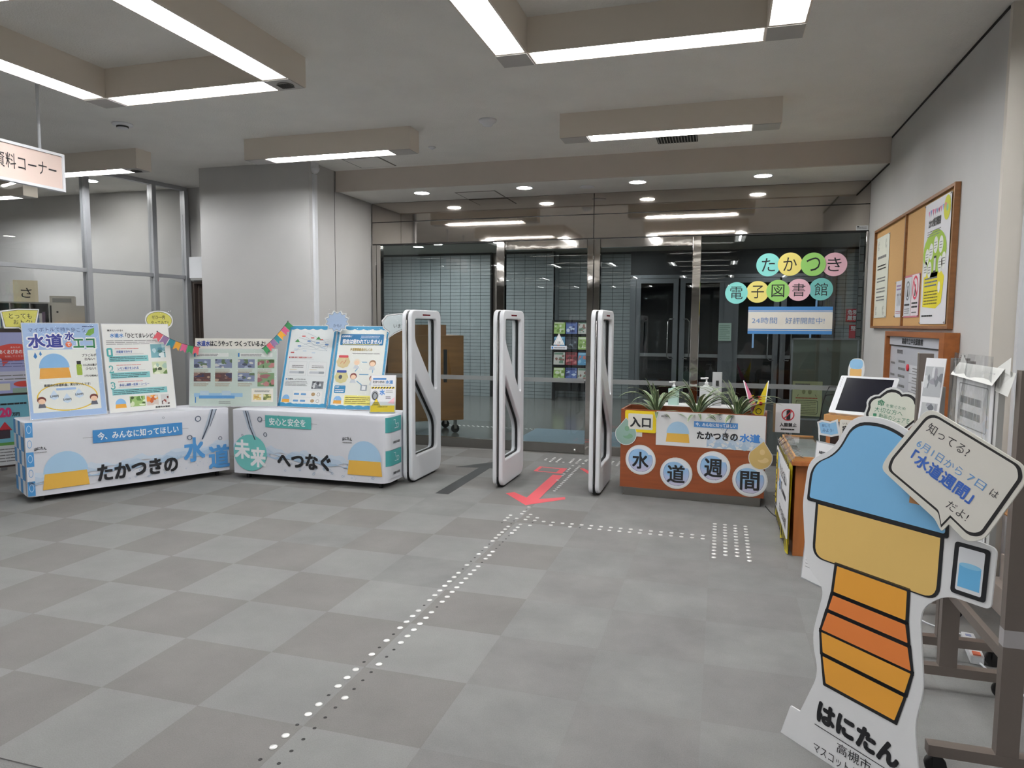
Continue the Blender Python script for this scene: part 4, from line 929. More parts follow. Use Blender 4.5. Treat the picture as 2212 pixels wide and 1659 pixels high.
for x, y in ((.58, .18), (.56, .27)): P.ring(ell(x, y, .008, .008, 10), ell(x, y, .011, .011, 10), K(120, 150, 170), 5)
P.build('print', q)
q = onplanter('entrance_sign', 'yellow framed entrance sign at the left end of the planter', 'sign', z=.006, du=.04, dv=.60)
b = MB(); b.prism(rrect(0, 0, .285, .2, .015), 0, .003, mat('yellow_frame', (236, 206, 30), .5)); b.build('frame', q)
b = MB(); b.prism(rrect(.03, .028, .255, .172, .01), .003, .0045, PAPERW); b.build('card', q)
PR(.0048).text('入口', .05, .05, .235, .14, INK, .03).build('lettering', q)
b = MB(); b.box((.1, -.04, -.001), (.16, .01, .0005), mat('tape', (214, 210, 206), .4)); b.build('tape', q)
def grad_disc(P, cx, cy, r_, seed):
    P.ell(cx, cy, r_, r_, K(226, 230, 238), 0); rd = random.Random(seed)
    a0 = .4 * r_
    for k in range(9):
        t_ = k / 8; c_ = K(int(150 + 50 * t_), int(186 + 10 * t_), int(228 - 6 * t_)); y = cy + a0 - 1.1 * r_ * t_
        hw = math.sqrt(max(.78 * r_ * r_ - (y - cy) ** 2, 0)); y2 = cy + a0 - 1.1 * r_ * (k + 1) / 8; hw2 = math.sqrt(max(.78 * r_ * r_ - (y2 - cy) ** 2, 0))
        P.poly([(cx - hw2, y2), (cx + hw2, y2), (cx + hw, y), (cx - hw, y)], c_, 1)
    P.ell(cx - .12 * r_, cy + .25 * r_, .72 * r_, .55 * r_, K(150, 190, 228), 1.5)
    P.stroke([(cx + .86 * r_ * math.cos(a), cy + .86 * r_ * math.sin(a)) for a in [2.2 + k * .13 for k in range(22)]], .002, K(60, 76, 110), 3)
    P.stroke([(cx + .88 * r_ * math.cos(a), cy + .88 * r_ * math.sin(a)) for a in [-1.4 + k * .12 for k in range(16)]], .002, K(60, 76, 110), 3)
for s_, cx, cy, r_, w2 in (('水', .19, .345, .13, 'first'), ('道', .515, .245, .135, 'second'), ('週', .84, .325, .135, 'third'), ('間', 1.15, .235, .138, 'fourth')):
    q = onplanter('letter_disc', {'水': 'round blue sign with the first big character, leftmost on the planter', '道': 'round blue sign with the second big character, low on the planter', '週': 'round blue sign with the third big character, right of middle on the planter', '間': 'round blue sign with the last big character, at the planter right corner'}[s_], 'sign', 'round letter signs on the planter', z=.005, du=cx, dv=cy)
    b = MB(); b.prism(ell(0, 0, r_, r_, 32), 0, .002, PAPER); b.prism(ell(0, 0, r_ * 1.07, r_ * 1.07, 32), -.001, 0, mat('laminate_edge', (222, 224, 224), .25)); b.build('disc', q)
    P = PR(.0022); grad_disc(P, 0, 0, r_ * .97, 1); P.text(s_, -r_ * .56, -r_ * .62, r_ * .56, r_ * .55, INK, .02, 6); P.build('print', q)
def drop(label, du, dv, c1, c2, s_=1, rot=0):
    q = onplanter('drop_sign', label, 'sign', 'water drop cut-outs on the planter', z=.008, du=du, dv=dv)
    pts = [(0, .125)] + [(.095 * math.cos(a) , -.02 + .10 * math.sin(a)) for a in [.45 - k * .28 for k in range(15)]]
    pts = [(x * s_ * math.cos(rot) - y * s_ * math.sin(rot), x * s_ * math.sin(rot) + y * s_ * math.cos(rot)) for x, y in pts]
    b = MB(); b.prism([(x * 1.06, y * 1.05) for x, y in pts], 0, .002, mat('laminate_edge', (222, 224, 224), .25)); b.build('card', q)
    P = PR(.0022); P.poly(pts, c1, 0)
    for k in range(4): P.ell((-.02, .02, -.01, .01)[k] * s_, (-.07, -.04, -.01, .03)[k] * s_, (.05, .045, .04, .022)[k], (.03, .025, .03, .025)[k], c2 if k % 2 else c1, 1 + k * .2)
    P.build('print', q)
drop('green water drop cut-out below the entrance sign at the planter left edge', .05, .60, K(140, 170, 160), K(120, 160, 130))
drop('amber water drop cut-out at the planter right edge above the last disc', 1.235, .46, K(206, 176, 112), K(222, 196, 140), 1, -.15)
# spider plants: striped arching leaves
LG = mat('leaf_green', (46, 78, 48), .4); LG2 = mat('leaf_green_pale', (74, 104, 66), .4); LC = mat('leaf_margin', (176, 186, 150), .4)
def leaf_mesh(L, th0, bend, w_, g):
    b = MB(); n = 10; pts = []; x = z = 0; ds = L / n
    for i in range(n + 1):
        s_ = i / n; th = R(th0 - bend * s_ ** 1.3); ww = w_ * (math.sin(math.pi * min(s_ * .88 + .14, 1)) ** .6) * (1 if s_ < .99 else .08)
        pts.append((x, z, ww)); x += ds * math.cos(th); z += ds * math.sin(th)
    for (a, z, w1), (c_, z2, w2) in zip(pts, pts[1:]):
        for lo, hi, m_ in ((-1, -.7, LC), (-.7, -.1, g), (-.1, .1, LC), (.1, .7, g), (.7, 1, LC)):
            f = lambda r_, z_, w3, t_: (r_, w3 * t_, z_ + abs(t_) * w3 * .3)
            b.face([f(a, z, w1, lo), f(a, z, w1, hi), f(c_, z2, w2, hi), f(c_, z2, w2, lo)], m_, True)
    return b.mesh('leaf')
LM = [leaf_mesh(.46, 62, 95, .015, LG), leaf_mesh(.42, 48, 75, .016, LG), leaf_mesh(.34, 30, 45, .016, LG2), leaf_mesh(.40, 70, 130, .015, LG2), leaf_mesh(.33, 82, 40, .014, LG), leaf_mesh(.50, 55, 70, .012, LG), leaf_mesh(.36, 15, 40, .015, LG), leaf_mesh(.30, 76, 90, .015, LG2)]
for k, (du, lab) in enumerate(((.30, 'left spider plant with arching striped leaves in the wooden planter'), (.67, 'middle spider plant with striped leaves in the planter, between the two bottles'), (1.02, 'right spider plant with striped leaves in the planter, beside the small flags'))):
    q = onplanter('spider_plant', lab, 'plant', 'spider plants in the planter', z=-.17, du=du, dv=.75)
    rd = random.Random(k + 40)
    for i in range(32):
        o = obj('leaf', LM[(i * 3 + k) % 8], q); az = i * 2.399 + rd.random() * .5
        o.matrix_local = Matrix.Rotation(R(-90), 4, 'X') @ Matrix.Rotation(az, 4, 'Z') @ Matrix.Translation((.012, 0, rd.random() * .03)) @ Matrix.Scale(.82 + .42 * rd.random(), 4)
    b = MB(); b.lathe([(.02, 0), (.015, .05), (.008, .09)], LG2, 8, axis='y'); b.build('stem', q)
# bottles and boxes standing behind the plants on a small ledge (back of the planter)
t = thing('side_table', 'narrow white-topped stand behind the planter holding the sanitizer bottles', 'stand', (-.2, 7.12, 0))
b = MB(); b.box((-.34, -.15, .78), (.40, .15, .80), PAPER); b.build('top', t)
for x in (-.31, .36):
    for y in (-.12, .12): b = MB(); b.box((x - .012, y - .012, 0), (x + .012, y + .012, .78), ALU2); b.build('leg', t)
def bottle(label, x, y, z, s_, col, nm='pump_bottle'):
    q = thing(nm, label, 'bottle', (x, y, z)); B_ = mat('bottle_' + nm, col, .3)
    b = MB(); b.prism(rrect(-.05 * s_, -.032 * s_, .05 * s_, .032 * s_, .015), 0, .15 * s_, B_); b.lathe([(.03 * s_, .15 * s_), (.014 * s_, .165 * s_)], B_, 12, cap=False); b.build('body', q)
    b = MB(); b.lathe([(.014 * s_, .163 * s_), (.014 * s_, .185 * s_), (.006 * s_, .187 * s_), (.006 * s_, .21 * s_), (.014 * s_, .212 * s_), (.014 * s_, .222 * s_), (.001, .224 * s_)], WH, 12); b.box((-.045 * s_, -.007, .208 * s_), (0, .007, .22 * s_), WH); b.build('pump', q)
bottle('pale green pump bottle behind the planter, between left and middle plants', -.43, 7.10, .80, 1.05, (190, 222, 212))
bottle('white pump bottle behind the planter, beside the tall grey dispenser', -.12, 7.12, .80, 1.25, (220, 224, 226))
q = thing('hand_dispenser', 'tall light grey dispenser plate standing behind the middle plant', 'dispenser', (-.02, 7.12, .80))
b = MB(); b.prism(rrect(-.045, -.02, .045, .02, .01), 0, .33, mat('dispenser_grey', (186, 188, 190), .4)); b.build('body', q)
b = MB(); b.box((-.012, -.03, .20), (.015, -.02, .25), DARK); b.build('slot', q)
def flag(label, x, y, z, c_, c2, lean, nm='table_flag'):
    q = thing(nm, label, 'flag', (x, y, z), 0, 'small flags in the planter'); q.rotation_euler = (0, R(lean), 0)
    b = MB(); b.tube([(0, 0, 0), (0, 0, .38)], .005, WH, 6); b.build('stick', q)
    s_ = -1 if lean < 0 else 1
    poly = [(0, .375), (-.012 * s_, .36), (s_ * -.10, .08), (0, .02)] if s_ > 0 else [(0, .375), (.012, .36), (.085, .0), (0, .0)]
    b = MB(); b.prism([(px, pz) for px, pz in poly], -.0015, .0015, c_, Matrix(((1, 0, 0, 0), (0, 0, -1, 0), (0, 1, 0, 0), (0, 0, 0, 1)))); b.build('cloth', q)
    P = PR(.0025); xs = sorted(p[0] for p in poly); xm = (xs[0] + xs[-1]) / 2
    P.ell(xm * .8, .17, .016, .016, c2, 1).ring(ell(xm, .10, .02, .022, 12), ell(xm, .10, .026, .028, 12), INK, 1).lines(xm - .02, .2, xm + .012, .24, 2, c2, 2, .4)
    o = P.build('print', q); o.data.transform(Matrix(((1, 0, 0, 0), (0, 0, -1, 0), (0, 1, 0, 0), (0, 0, 0, 1))))
flag('pink pennant flag stuck in the right end of the planter', .31, 6.70, .72, K(232, 130, 170), YEL, -15)
flag('yellow pennant flag stuck in the planter corner, right of the pink one', .385, 6.60, .72, K(236, 212, 40), RED, 5)
# ------------------------------------------------------------------ round letters and banner on the glass
CC = [K(132, 214, 208), K(232, 218, 124), K(150, 208, 112), K(226, 182, 196)]
RW = [('た', .486, 2.265, 0), ('か', .712, 2.268, 1), ('つ', .95, 2.262, 2), ('き', 1.165, 2.258, 3), ('電', .155, 1.955, 0), ('子', .382, 1.965, 1), ('図', .596, 1.975, 2), ('書', .812, 1.985, 3), ('館', 1.04, 1.99, 0)]
nm_ = ['aqua disc, leftmost of the upper letter row on the glass', 'yellow disc, second in the upper letter row on the glass', 'green disc, third in the upper letter row on the glass', 'pink disc, rightmost of the upper letter row on the glass', 'aqua disc, leftmost of the lower letter row on the glass', 'yellow disc, second in the lower letter row on the glass', 'green disc, third in the lower letter row on the glass', 'pink disc, fourth in the lower letter row on the glass', 'teal disc, rightmost of the lower letter row on the glass']
for k, ((s_, x, z, c_), lab) in enumerate(zip(RW, nm_)):
    q = thing('letter_disc', lab, 'sign', group='round letter discs on the glass'); zo = {1: .003, 2: .006, 6: .004, 7: .002, 4: .004, 5: .002}.get(k, 0)
    frame(q, (x, G - .012 - zo, z), (1, 0, 0)); r_ = .128 if k < 4 else .122
    b = MB(); b.prism(ell(0, 0, r_, r_, 36), 0, .0015, K(112, 188, 184) if k == 8 else CC[c_]); b.build('disc', q)
    PR(.0016).text(s_, -r_ * .55, -r_ * .58, r_ * .55, r_ * .58, INK, .0 if k > 3 else .005, 1).build('lettering', q)
q = thing('glass_banner', 'blue striped paper banner taped to the glass below the letter discs', 'banner'); frame(q, (.29, G - .012, 1.495), (1, 0, 0))
b = MB(); b.box((0, 0, 0), (.88, .305, .0015), PAPERW); b.build('sheet', q)
P = PR(.0017); SB = K(70, 134, 198)
P.rect(0, .262, .88, .305, SB, 1).rect(0, .245, .88, .253, SB, 1).rect(0, 0, .88, .038, SB, 1).rect(0, .047, .88, .056, SB, 1)
P.text('24時間', .04, .115, .31, .185, K(104, 140, 190), .0).text('好評開館中!', .395, .115, .80, .185, K(104, 140, 190), .0); P.build('print', q)
for x, z0, z1 in ((.05, -.16, 0), (.65, -.04, 0), (.70, .305, .375)): b = MB(); b.box((x, z0, -.001), (x + .02, z1, .0005), mat('clear_tape', (112, 150, 190), .2)); b.build('tape', q)
q = thing('notice_paper', 'small pale green paper taped to the lobby door beyond the glass', 'notice'); frame(q, (-.1 + .5, 14.95, 1.28), (1, 0, 0))
b = MB(); b.box((-.45, 0, 0), (-.2, .36, .002), K(176, 200, 186)); b.build('sheet', q)
PR(.0025).lines(-.43, .03, -.22, .33, 8, K(140, 168, 152)).build('print', q)
q = thing('header_label', 'small white maintenance label on the steel header at the right end', 'label'); frame(q, (1.36, G - .028, 2.615), (1, 0, 0))
b = MB(); b.box((0, 0, 0), (.12, .05, .001), K(206, 208, 208)); b.build('card', q)
PR(.0012).lines(.01, .01, .11, .04, 2, GREY).rect(.01, .03, .03, .045, INK).build('print', q)
for k, (x, z, w_, h_, s_) in enumerate(((2.33, 1.68, .42, .25, '危険物品\n厳禁'), (2.40, 1.36, .36, .26, '整理'))):
    q = thing('warning_sign', ['red warning sign with white lettering on the lobby tiles, upper one by the right jamb', 'red sign on the lobby tiles below the warning sign'][k], 'sign', group='red signs on the lobby tiles'); frame(q, (x, 15.07, z), (1, 0, 0))
    b = MB(); b.box((0, 0, 0), (w_, h_, .004), K(190, 40, 56)); b.build('board', q)
    P = PR(.0045)
    for i, l_ in enumerate(s_.split('\n')): P.text(l_, .03, h_ - .11 * (i + 1), .03 + .09 * len(l_), h_ - .02 - .11 * i, WH, .02)
    P.build('lettering', q)
# ------------------------------------------------------------------ things in the lobby
q = thing('magazine_rack', 'black wire rack full of colourful leaflets against the lobby tiles', 'rack', (-3.0, 14.3, 0))
RB = mat('rack_black', (24, 26, 28), .5)
b = MB()
for x in (-.33, .45): b.box((x - .015, -.1, 0), (x + .015, .1, 1.68), RB)
b.box((-.33, .06, .2), (.45, .08, 1.68), RB)
for z in (.42, .74, 1.06, 1.38, 1.66): b.box((-.33, -.1, z - .02), (.45, .08, z), RB)
b.build('frame', q)
pals = [[K(160, 190, 110), K(120, 150, 70), K(220, 226, 200)], [K(60, 66, 76), K(120, 130, 140), K(30, 34, 40)], [K(90, 150, 190), K(200, 120, 110), K(140, 190, 220)], [K(150, 60, 66), K(200, 120, 120), K(90, 36, 40)], [K(200, 196, 190), K(140, 100, 90), K(110, 140, 120)], [K(90, 110, 170), K(200, 210, 230), K(50, 60, 110)]]
LABL = ['green', 'dark grey', 'sky blue', 'crimson', 'cream', 'indigo']
k = 0
for j, z in enumerate((.44, .76, 1.08, 1.40)):
    for i in range(3):
        x = -.31 + i * .255; m_ = pals[(k * 5 + j) % 6]; wd = ['left', 'middle', 'right'][i] + ' of the ' + ['lowest', 'second', 'third', 'top'][j] + ' row'
        o = thing('leaflet', LABL[(k * 5 + j) % 6] + ' leaflet, ' + wd + ' in the lobby rack', 'leaflet', group='leaflets in the lobby rack'); frame(o, (-3.0 + x, 14.19, z), (1, 0, 0), (0, .12, 1))
        b = MB(); b.box((0, 0, 0), (.235, .26, .006), m_[0]); b.build('cover', o)
        PR(.007).photo(.01, .03, .225, .2, m_, k, 1).rect(.01, .21, .2, .25, m_[2], 1).build('print', o); k += 1
q = thing('caution_sign', 'small white triangular caution label with arrow on the door glass in front of the rack', 'sign'); frame(q, (-1.97, G - .008, 1.28), (1, 0, 0))
b = MB(); b.prism([(0, .06), (.14, .06), (.07, .2)], 0, .001, K(226, 228, 228)); b.box((-.03, 0, 0), (.17, .045, .001), K(206, 212, 220)); b.build('label', q)
PR(.0012).stroke([(.02, .07), (.12, .07), (.07, .18)], .004, GREY, 1, True).text('注意', .05, .075, .09, .10, INK, .0).rect(-.02, .01, .0, .035, BLUE).lines(.01, .01, .16, .035, 1, GREY).build('print', q)
q = thing('trolley_cabinet', 'brown plywood trolley cabinet on casters in the lobby behind the left glass', 'trolley', (-4.2, 9.45, 0), R(38))
PLY = wood('brown_plywood', (150, 104, 56), 0, 3, .5)
b = MB(); b.box((-.55, -.35, .2), (.55, .35, 1.42), PLY); b.build('body', q)
b = MB(); b.box((.25, -.356, .75), (.30, -.349, 1.22), DARK); b.build('slot', q)
for x in (-.45, .45):
    for y in (-.26, .26):
        b = MB(); b.lathe([(.06, -.015), (.06, .015)], BLACK, 14, (x, y, .06), 'y'); b.box((x - .02, y - .022, .06), (x + .02, y + .022, .2), CHROME); b.build('caster', q)
q = thing('cardboard_box', 'flat cardboard box lying on top of the plywood trolley', 'box', (-4.2, 9.38, 1.42), R(38))
b = MB(); b.box((-.40, -.2, 0), (.36, .2, .15), CARD); b.build('carton', q)
q = thing('paper_bundle', 'crumpled brown paper bundle on the trolley beside the flat box', 'paper', (-4.62, 9.05, 1.42))
b = MB(); rd = random.Random(5)
V = [(rd.uniform(-.09, .09), rd.uniform(-.07, .07), rd.uniform(0, .12)) for _ in range(40)]
bmx = bmesh.new(); [bmx.verts.new(v) for v in V]; bmesh.ops.convex_hull(bmx, input=bmx.verts); me = bpy.data.meshes.new('bundle'); bmx.to_mesh(me); bmx.free(); me.materials.append(CARD); obj('bundle', me, q)
for k, (x0, x1) in enumerate(((-2.65, -1.7), (-1.62, -.9))):
    q = thing('door_mat', ['grey blue door mat on the lobby floor outside the sliding door, left one', 'grey blue door mat outside the entrance, narrow right one'][k], 'mat', ((x0 + x1) / 2, 9.65, 0), 0, 'lobby door mats')
    b = MB(); b.prism(rrect(-(x1 - x0) / 2, -.62, (x1 - x0) / 2, .62, .02), 0, .01, mat('mat_blue', (112, 130, 142), .85, noise=.08, nscale=60)); b.build('mat_body', q)
    b = MB(); b.box((-(x1 - x0) / 2, -.64, 0), ((x1 - x0) / 2, -.62, .008), BLACK); b.build('edge', q)
# no-entry sign and the glazed screen behind the glass
q = thing('no_entry_sign', 'white card with a red crossed circle standing behind the planter right end', 'sign'); frame(q, (.51, 6.9, .60), (1, .02, 0), (0, .05, 1))
b = MB(); b.box((0, 0, -.012), (.215, .27, 0), PAPER); b.box((-.018, 0, -.03), (.0, .27, 0), mat('card_edge_brown', (130, 110, 84), .8)); b.build('card', q)
P = PR(.0005); P.poly([(.095, .11), (.13, .12), (.13, .215), (.095, .205)], INK, 2).ring(ell(.108, .165, .046, .046), ell(.108, .165, .056, .056), RED, 3).stroke([(.075, .13), (.14, .2)], .010, RED, 4).text('入館禁止', .04, .055, .185, .09, INK, .03, 3).lines(.05, .02, .17, .045, 1, INK, 3); P.build('print', q)
b = MB(); b.tube([(.1, 0, -.015), (.1, -.6, -.035)], .012, ALU2, 8); b.lathe([(.09, -.012), (.09, 0)], ALU2, 18, (.1, -.59, -.035), 'y'); b.build('stand', q)
q = thing('notice_screen', 'grey framed notice screen standing just beyond the glass at the right', 'screen', (1.22, 9.3, 0))
b = MB(); b.box((-.36, -.015, .45), (.36, .015, 1.42), mat('screen_cloth', (116, 122, 112), .8)); b.build('panel', q)
b = MB()
for a, c_ in (((-.38, -.02, .43), (-.36, .02, 1.44)), ((.36, -.02, .43), (.38, .02, 1.44)), ((-.38, -.02, 1.42), (.38, .02, 1.44)), ((-.38, -.02, .43), (.38, .02, .45))): b.box(a, c_, ALU)
b.build('frame', q)
for x in (-.35, .35): b = MB(); b.box((x - .02, -.2, 0), (x + .02, .2, .03), ALU); b.box((x - .015, -.015, .03), (x + .015, .015, .45), ALU); b.build('foot', q)
q = thing('notice_paper', 'pale yellow paper with a printed table on the lower left of the screen', 'notice'); frame(q, (.87, 9.275, .48), (1, 0, 0))
b = MB(); b.box((0, 0, 0), (.34, .43, .002), K(206, 206, 160)); b.build('sheet', q)
P = PR(.0025); P.lines(.03, .38, .2, .41, 1, GREY).ell(.13, .30, .02, .028, K(150, 150, 110)).ell(.20, .30, .022, .03, K(150, 150, 110)).lines(.04, .21, .30, .24, 1, K(190, 90, 70), 2).ring(rrect(.05, .03, .29, .19, .02), rrect(.045, .025, .295, .195, .022), INK, 2).lines(.06, .04, .28, .185, 7, K(120, 120, 96), 2, .3)
P.stroke([(.06, .24), (.07, .27)], .004, INK).stroke([(.26, .27), (.275, .24)], .004, INK); P.build('print', q)
# ------------------------------------------------------------------ cork board and timetable on the right wall
q = thing('cork_board', 'two-panel cork board in a brown frame on the right wall', 'notice board'); frame(q, (1.488, 7.91, 1.57), (0, -1, 0))
b = MB(); b.box((.02, .02, 0), (1.215, .95, .012), CORK); b.build('cork_panel', q)
b = MB(); b.box((1.245, .02, 0), (2.53, .95, .012), CORK); b.build('cork_panel', q)
b = MB()
for a, c_ in (((0, 0, 0), (2.55, .022, .035)), ((0, .948, 0), (2.55, .97, .035)), ((0, .022, 0), (.022, .948, .035)), ((2.528, .022, 0), (2.55, .948, .035)), ((1.215, .022, 0), (1.245, .948, .03))): b.box(a, c_, WOODC)
b.build('frame', q)
def oncork(label, x0, y0, x1, y1, bg, nm='poster', cat='poster', z=.016):
    q = thing(nm, label, cat, group='papers pinned to the cork board'); frame(q, (1.488 - z, 7.91 - x0, 1.57 + y0), (0, -1, 0))
    w_, h_ = x1 - x0, y1 - y0; b = MB(); n = 4
    for i in range(n):
        z0, z1 = .003 * (i % 2), .003 * ((i + 1) % 2); xa, xb = w_ * i / n, w_ * (i + 1) / n
        b.face([(xa, 0, z0 * .6), (xb, 0, z1 * .6), (xb, h_, z1 * .6), (xa, h_, z0 * .6)], bg)
        b.face([(xb, 0, z1 * .6 - .0015), (xa, 0, z0 * .6 - .0015), (xa, h_, z0 * .6 - .0015), (xb, h_, z1 * .6 - .0015)], bg)
    b.build('sheet', q)
    b = MB()
    for px, py in ((.01, h_ - .01), (w_ - .01, h_ - .01), (.01, .01), (w_ - .01, .01)): b.lathe([(.006, .002), (.006, .007), (.001, .009)], CHROME, 8, (px, py, 0))
    b.build('pin', q)
    return q, PR(.002), w_, h_
q, P, w_, h_ = oncork('tall cream notice with curly corner ornaments, leftmost on the cork board', .06, .10, .60, .885, K(216, 218, 206))
for k, y in enumerate((.60, .50, .38, .28, .20)): P.lines(.08, y - .04, .46, y + .02, 2 if k else 1, INK if k == 1 else GREY, 2, .4)
for x, y in ((.1, .70), (.42, .70), (.42, .07), (.1, .07)):
    for r_ in (.02, .035): P.stroke([(x + r_ * math.cos(a), y + r_ * 1.1 * math.sin(a)) for a in [r_ * 30 + k * .4 for k in range(13)]], .004, GREY, 2)
P.build('print', q)
q, P, w_, h_ = oncork('small white notice with tiny figures, left of the cork board divider', .95, .095, 1.2, .41, K(214, 216, 224))
P.lines(.04, .23, .2, .29, 2, K(150, 120, 170)).lines(.04, .03, .22, .06, 2, K(200, 130, 140))
for k in range(3): P.stroke([(.07 + k * .05, .1), (.08 + k * .05, .18)], .008, GREY, 2).ell(.08 + k * .05, .195, .01, .012, INK, 2)
P.build('print', q)
q, P, w_, h_ = oncork('pink edged pair of no-smoking style notices right of the cork board divider', 1.262, .09, 1.735, .435, K(206, 120, 136))
P.rect(.01, .012, .23, .328, K(208, 210, 216), 1).rect(.24, .012, .465, .34, K(226, 214, 220), 1)
P.ring(ell(.12, .22, .055, .065), ell(.12, .22, .068, .08), K(120, 124, 130), 3).poly([(.10, .17), (.14, .17), (.13, .24), (.11, .24)], INK, 3).ell(.12, .25, .014, .014, INK, 3)
P.ring(ell(.35, .235, .065, .075), ell(.35, .235, .085, .095), K(216, 70, 96), 3).stroke([(.30, .29), (.40, .18)], .02, K(216, 70, 96), 4).poly([(.335, .17), (.365, .17), (.36, .26), (.34, .26)], INK, 3)
P.lines(.03, .09, .2, .125, 1, INK, 2).lines(.03, .03, .2, .08, 3, GREY, 2, .4).lines(.26, .07, .44, .13, 2, INK, 2).lines(.27, .03, .42, .05, 1, GREY)
P.build('print', q)
q, P, w_, h_ = oncork('big white poster with green tree shape and yellow block, rightmost on the cork board', 1.80, .035, 2.44, .93, K(222, 222, 228), z=.02)
P.poly([(.03, .42)] + [(.30 + .29 * math.cos(a), .52 + .16 * math.sin(a)) for a in [3.6 - k * .26 for k in range(17)]] + [(.45, .42), (.40, .34), (.22, .34)], K(152, 186, 56), 1)
for x, y in ((.12, .50), (.22, .53), (.33, .57), (.46, .56), (.09, .41), (.2, .40), (.46, .42), (.54, .44)): P.ell(x, y, .052, .06, K(226, 228, 224), 2).lines(x - .035, y - .03, x + .035, y + .03, 3, GREY, 3, .3)
P.rect(.30, .37, .36, .49, INK, 3).rect(.305, .385, .355, .475, K(206, 208, 206), 4)
P.poly([(.06, .13), (.40, .11), (.53, .15), (.57, .33), (.50, .37), (.06, .38)], K(226, 212, 40), 1)
P.lines(.09, .14, .45, .25, 5, K(110, 100, 30), 2, .4).lines(.09, .27, .42, .35, 3, K(90, 100, 130), 2, .4).ell(.46, .26, .03, .04, WH, 2)
P.ell(.555, .80, .075, .085, K(196, 200, 40), 1).ell(.56, .80, .022, .026, K(130, 190, 150), 2)
P.text('たかつき電子図書館', .12, .71, .42, .77, INK, .03, 3).lines(.1, .64, .45, .69, 3, GREY, 2, .35).lines(.06, .30 + .1, .2, .405, 1, GREY)
for i in range(9): P.poly([(.1 + i * .05, .83 + .01 * math.sin(i)), (.14 + i * .05, .835), (.118 + i * .05, .79)], [K(214, 130, 170), K(130, 150, 200), K(210, 100, 140)][i % 3], 2)
P.lines(.05, .05, .35, .075, 1, INK, 2)
P.build('print', q)
q = thing('opening_times_board', 'grey opening-times board in a wide orange-brown wooden frame below the cork board', 'notice board'); frame(q, (1.488, 6.93, .52), (0, -1, 0))
FW = wood('orange_brown_wood', (150, 88, 40), 0, 4, .45)
b = MB()
for a, c_ in (((0, 0, 0), (1.73, .04, .09)), ((0, .985, 0), (1.73, 1.025, .09)), ((0, .04, 0), (.05, .985, .09)), ((1.62, .04, 0), (1.73, .985, .09))): b.box(a, c_, FW)
b.build('frame', q)
b = MB(); b.box((.05, .04, 0), (1.62, .985, .05), mat('grey_magnet_board', (182, 184, 192), .45)); b.build('panel', q)
b = MB(); b.box((.06, .912, .05), (1.62, .982, .062), mat('title_plate', (190, 192, 200), .4)); b.box((.05, .902, .05), (1.62, .910, .058), DARK); b.build('title_plate', q)
P = PR(.063); P.text('高槻市立中央図書館', .50, .925, 1.12, .972, INK, .03, 1); P.build('title_lettering', q)
P = PR(.0505); P.text('開館時間', .30, .84, .48, .875, INK, .0, 2).text('6月の行事', .98, .82, 1.35, .86, INK, .0, 2)
rd = random.Random(3)
for y in (.78, .72, .66, .58, .50, .44): P.lines(.36, y - .02, .60, y + .015, 1, GREY, 2, .6)
for y in (.76, .66, .56, .4): P.lines(.09, y - .02, .25, y + .01, 1, GREY, 2, .6)
for k in range(7): P.rect(.72, .70 - k * .072, 1.30, .765 - k * .072, K(200, 202, 208), 2).rect(.72, .697 - k * .072, 1.30, .70 - k * .072, GREY, 3).lines(.82, .71 - k * .072, 1.1, .755 - k * .072, 2, GREY, 3, .35)
P.rect(.95, .81, .99, .87, K(222, 214, 190), 3)
P.build('print', q)
b = MB(); b.lathe([(.028, 0), (.028, .008), (.02, .012), (.001, .012)], K(206, 50, 66), 14, (.69, .74, .052)); b.build('magnet', q)
# sliding door pull on the wall
q = thing('door_pull', 'flush chrome door pull on the right wall beside the opening-times board', 'door pull', (1.488, 5.11, 1.33))
b = MB(); b.box((-.006, -.035, -.075), (0, .035, .075), mat('pull_plate', (110, 106, 102), .3, .8)); b.build('plate', q)
b = MB(); b.box((-.012, -.012, -.06), (-.006, .03, .06), CHROME); b.build('cup', q)
# ------------------------------------------------------------------ map desk with taller counter behind
OAK = wood('desk_oak', (170, 104, 56), 2, 4, .4); OAK2 = wood('desk_edge_oak', (196, 146, 92), 0, 5, .4)
q = thing('map_desk', 'low wooden display desk with clear sloping top, wrapped in hazard-striped cloth on its left side', 'desk', (.52, 5.10, 0))
b = MB(); b.box((0, 0, 0), (.03, 1.0, .64), OAK); b.box((.03, 0, 0), (.10, .06, .64), OAK); b.build('side_panel', q)
b = MB(); b.box((.10, .03, .04), (.19, .05, .62), OAK); b.build('front_panel', q)
b = MB(); b.box((.19, 0, 0), (.215, 1.0, .64), OAK); b.build('side_panel', q)
b = MB(); b.box((-.03, -.05, .64), (.235, 1.03, .665), OAK); b.build('desktop', q)
b = MB(); b.box((0.0, .02, .667), (.22, .98, .672), K(226, 228, 226)); b.build('map_sheet', q)
P = PR(.0); P.lines(.03, .62, .2, .8, 6, GREY, 2, .2).rect(.08, .1, .2, .4, PAPER, 1).lines(.04, .5, .2, .6, 3, K(180, 160, 160), 2, .3).rect(.05, .55, .09, .6, PAPER, 3).rect(.14, .72, .19, .78, PAPER, 3); o = P.build('map_print', q); o.data.transform(Matrix.Translation((0, 0, .673)))
b = MB(); b.box((-.01, .0, .685), (.225, 1.0, .689), ACRYL); b.build('clear_cover', q)
for y in (-.01, 1.0): b = MB(); b.box((-.01, y, .665), (.225, y + .012, .695), OAK2); b.build('cover_rail', q)
b = MB(); b.box((-.012, 0, .665), (0, 1.0, .695), OAK2); b.build('cover_rail', q)
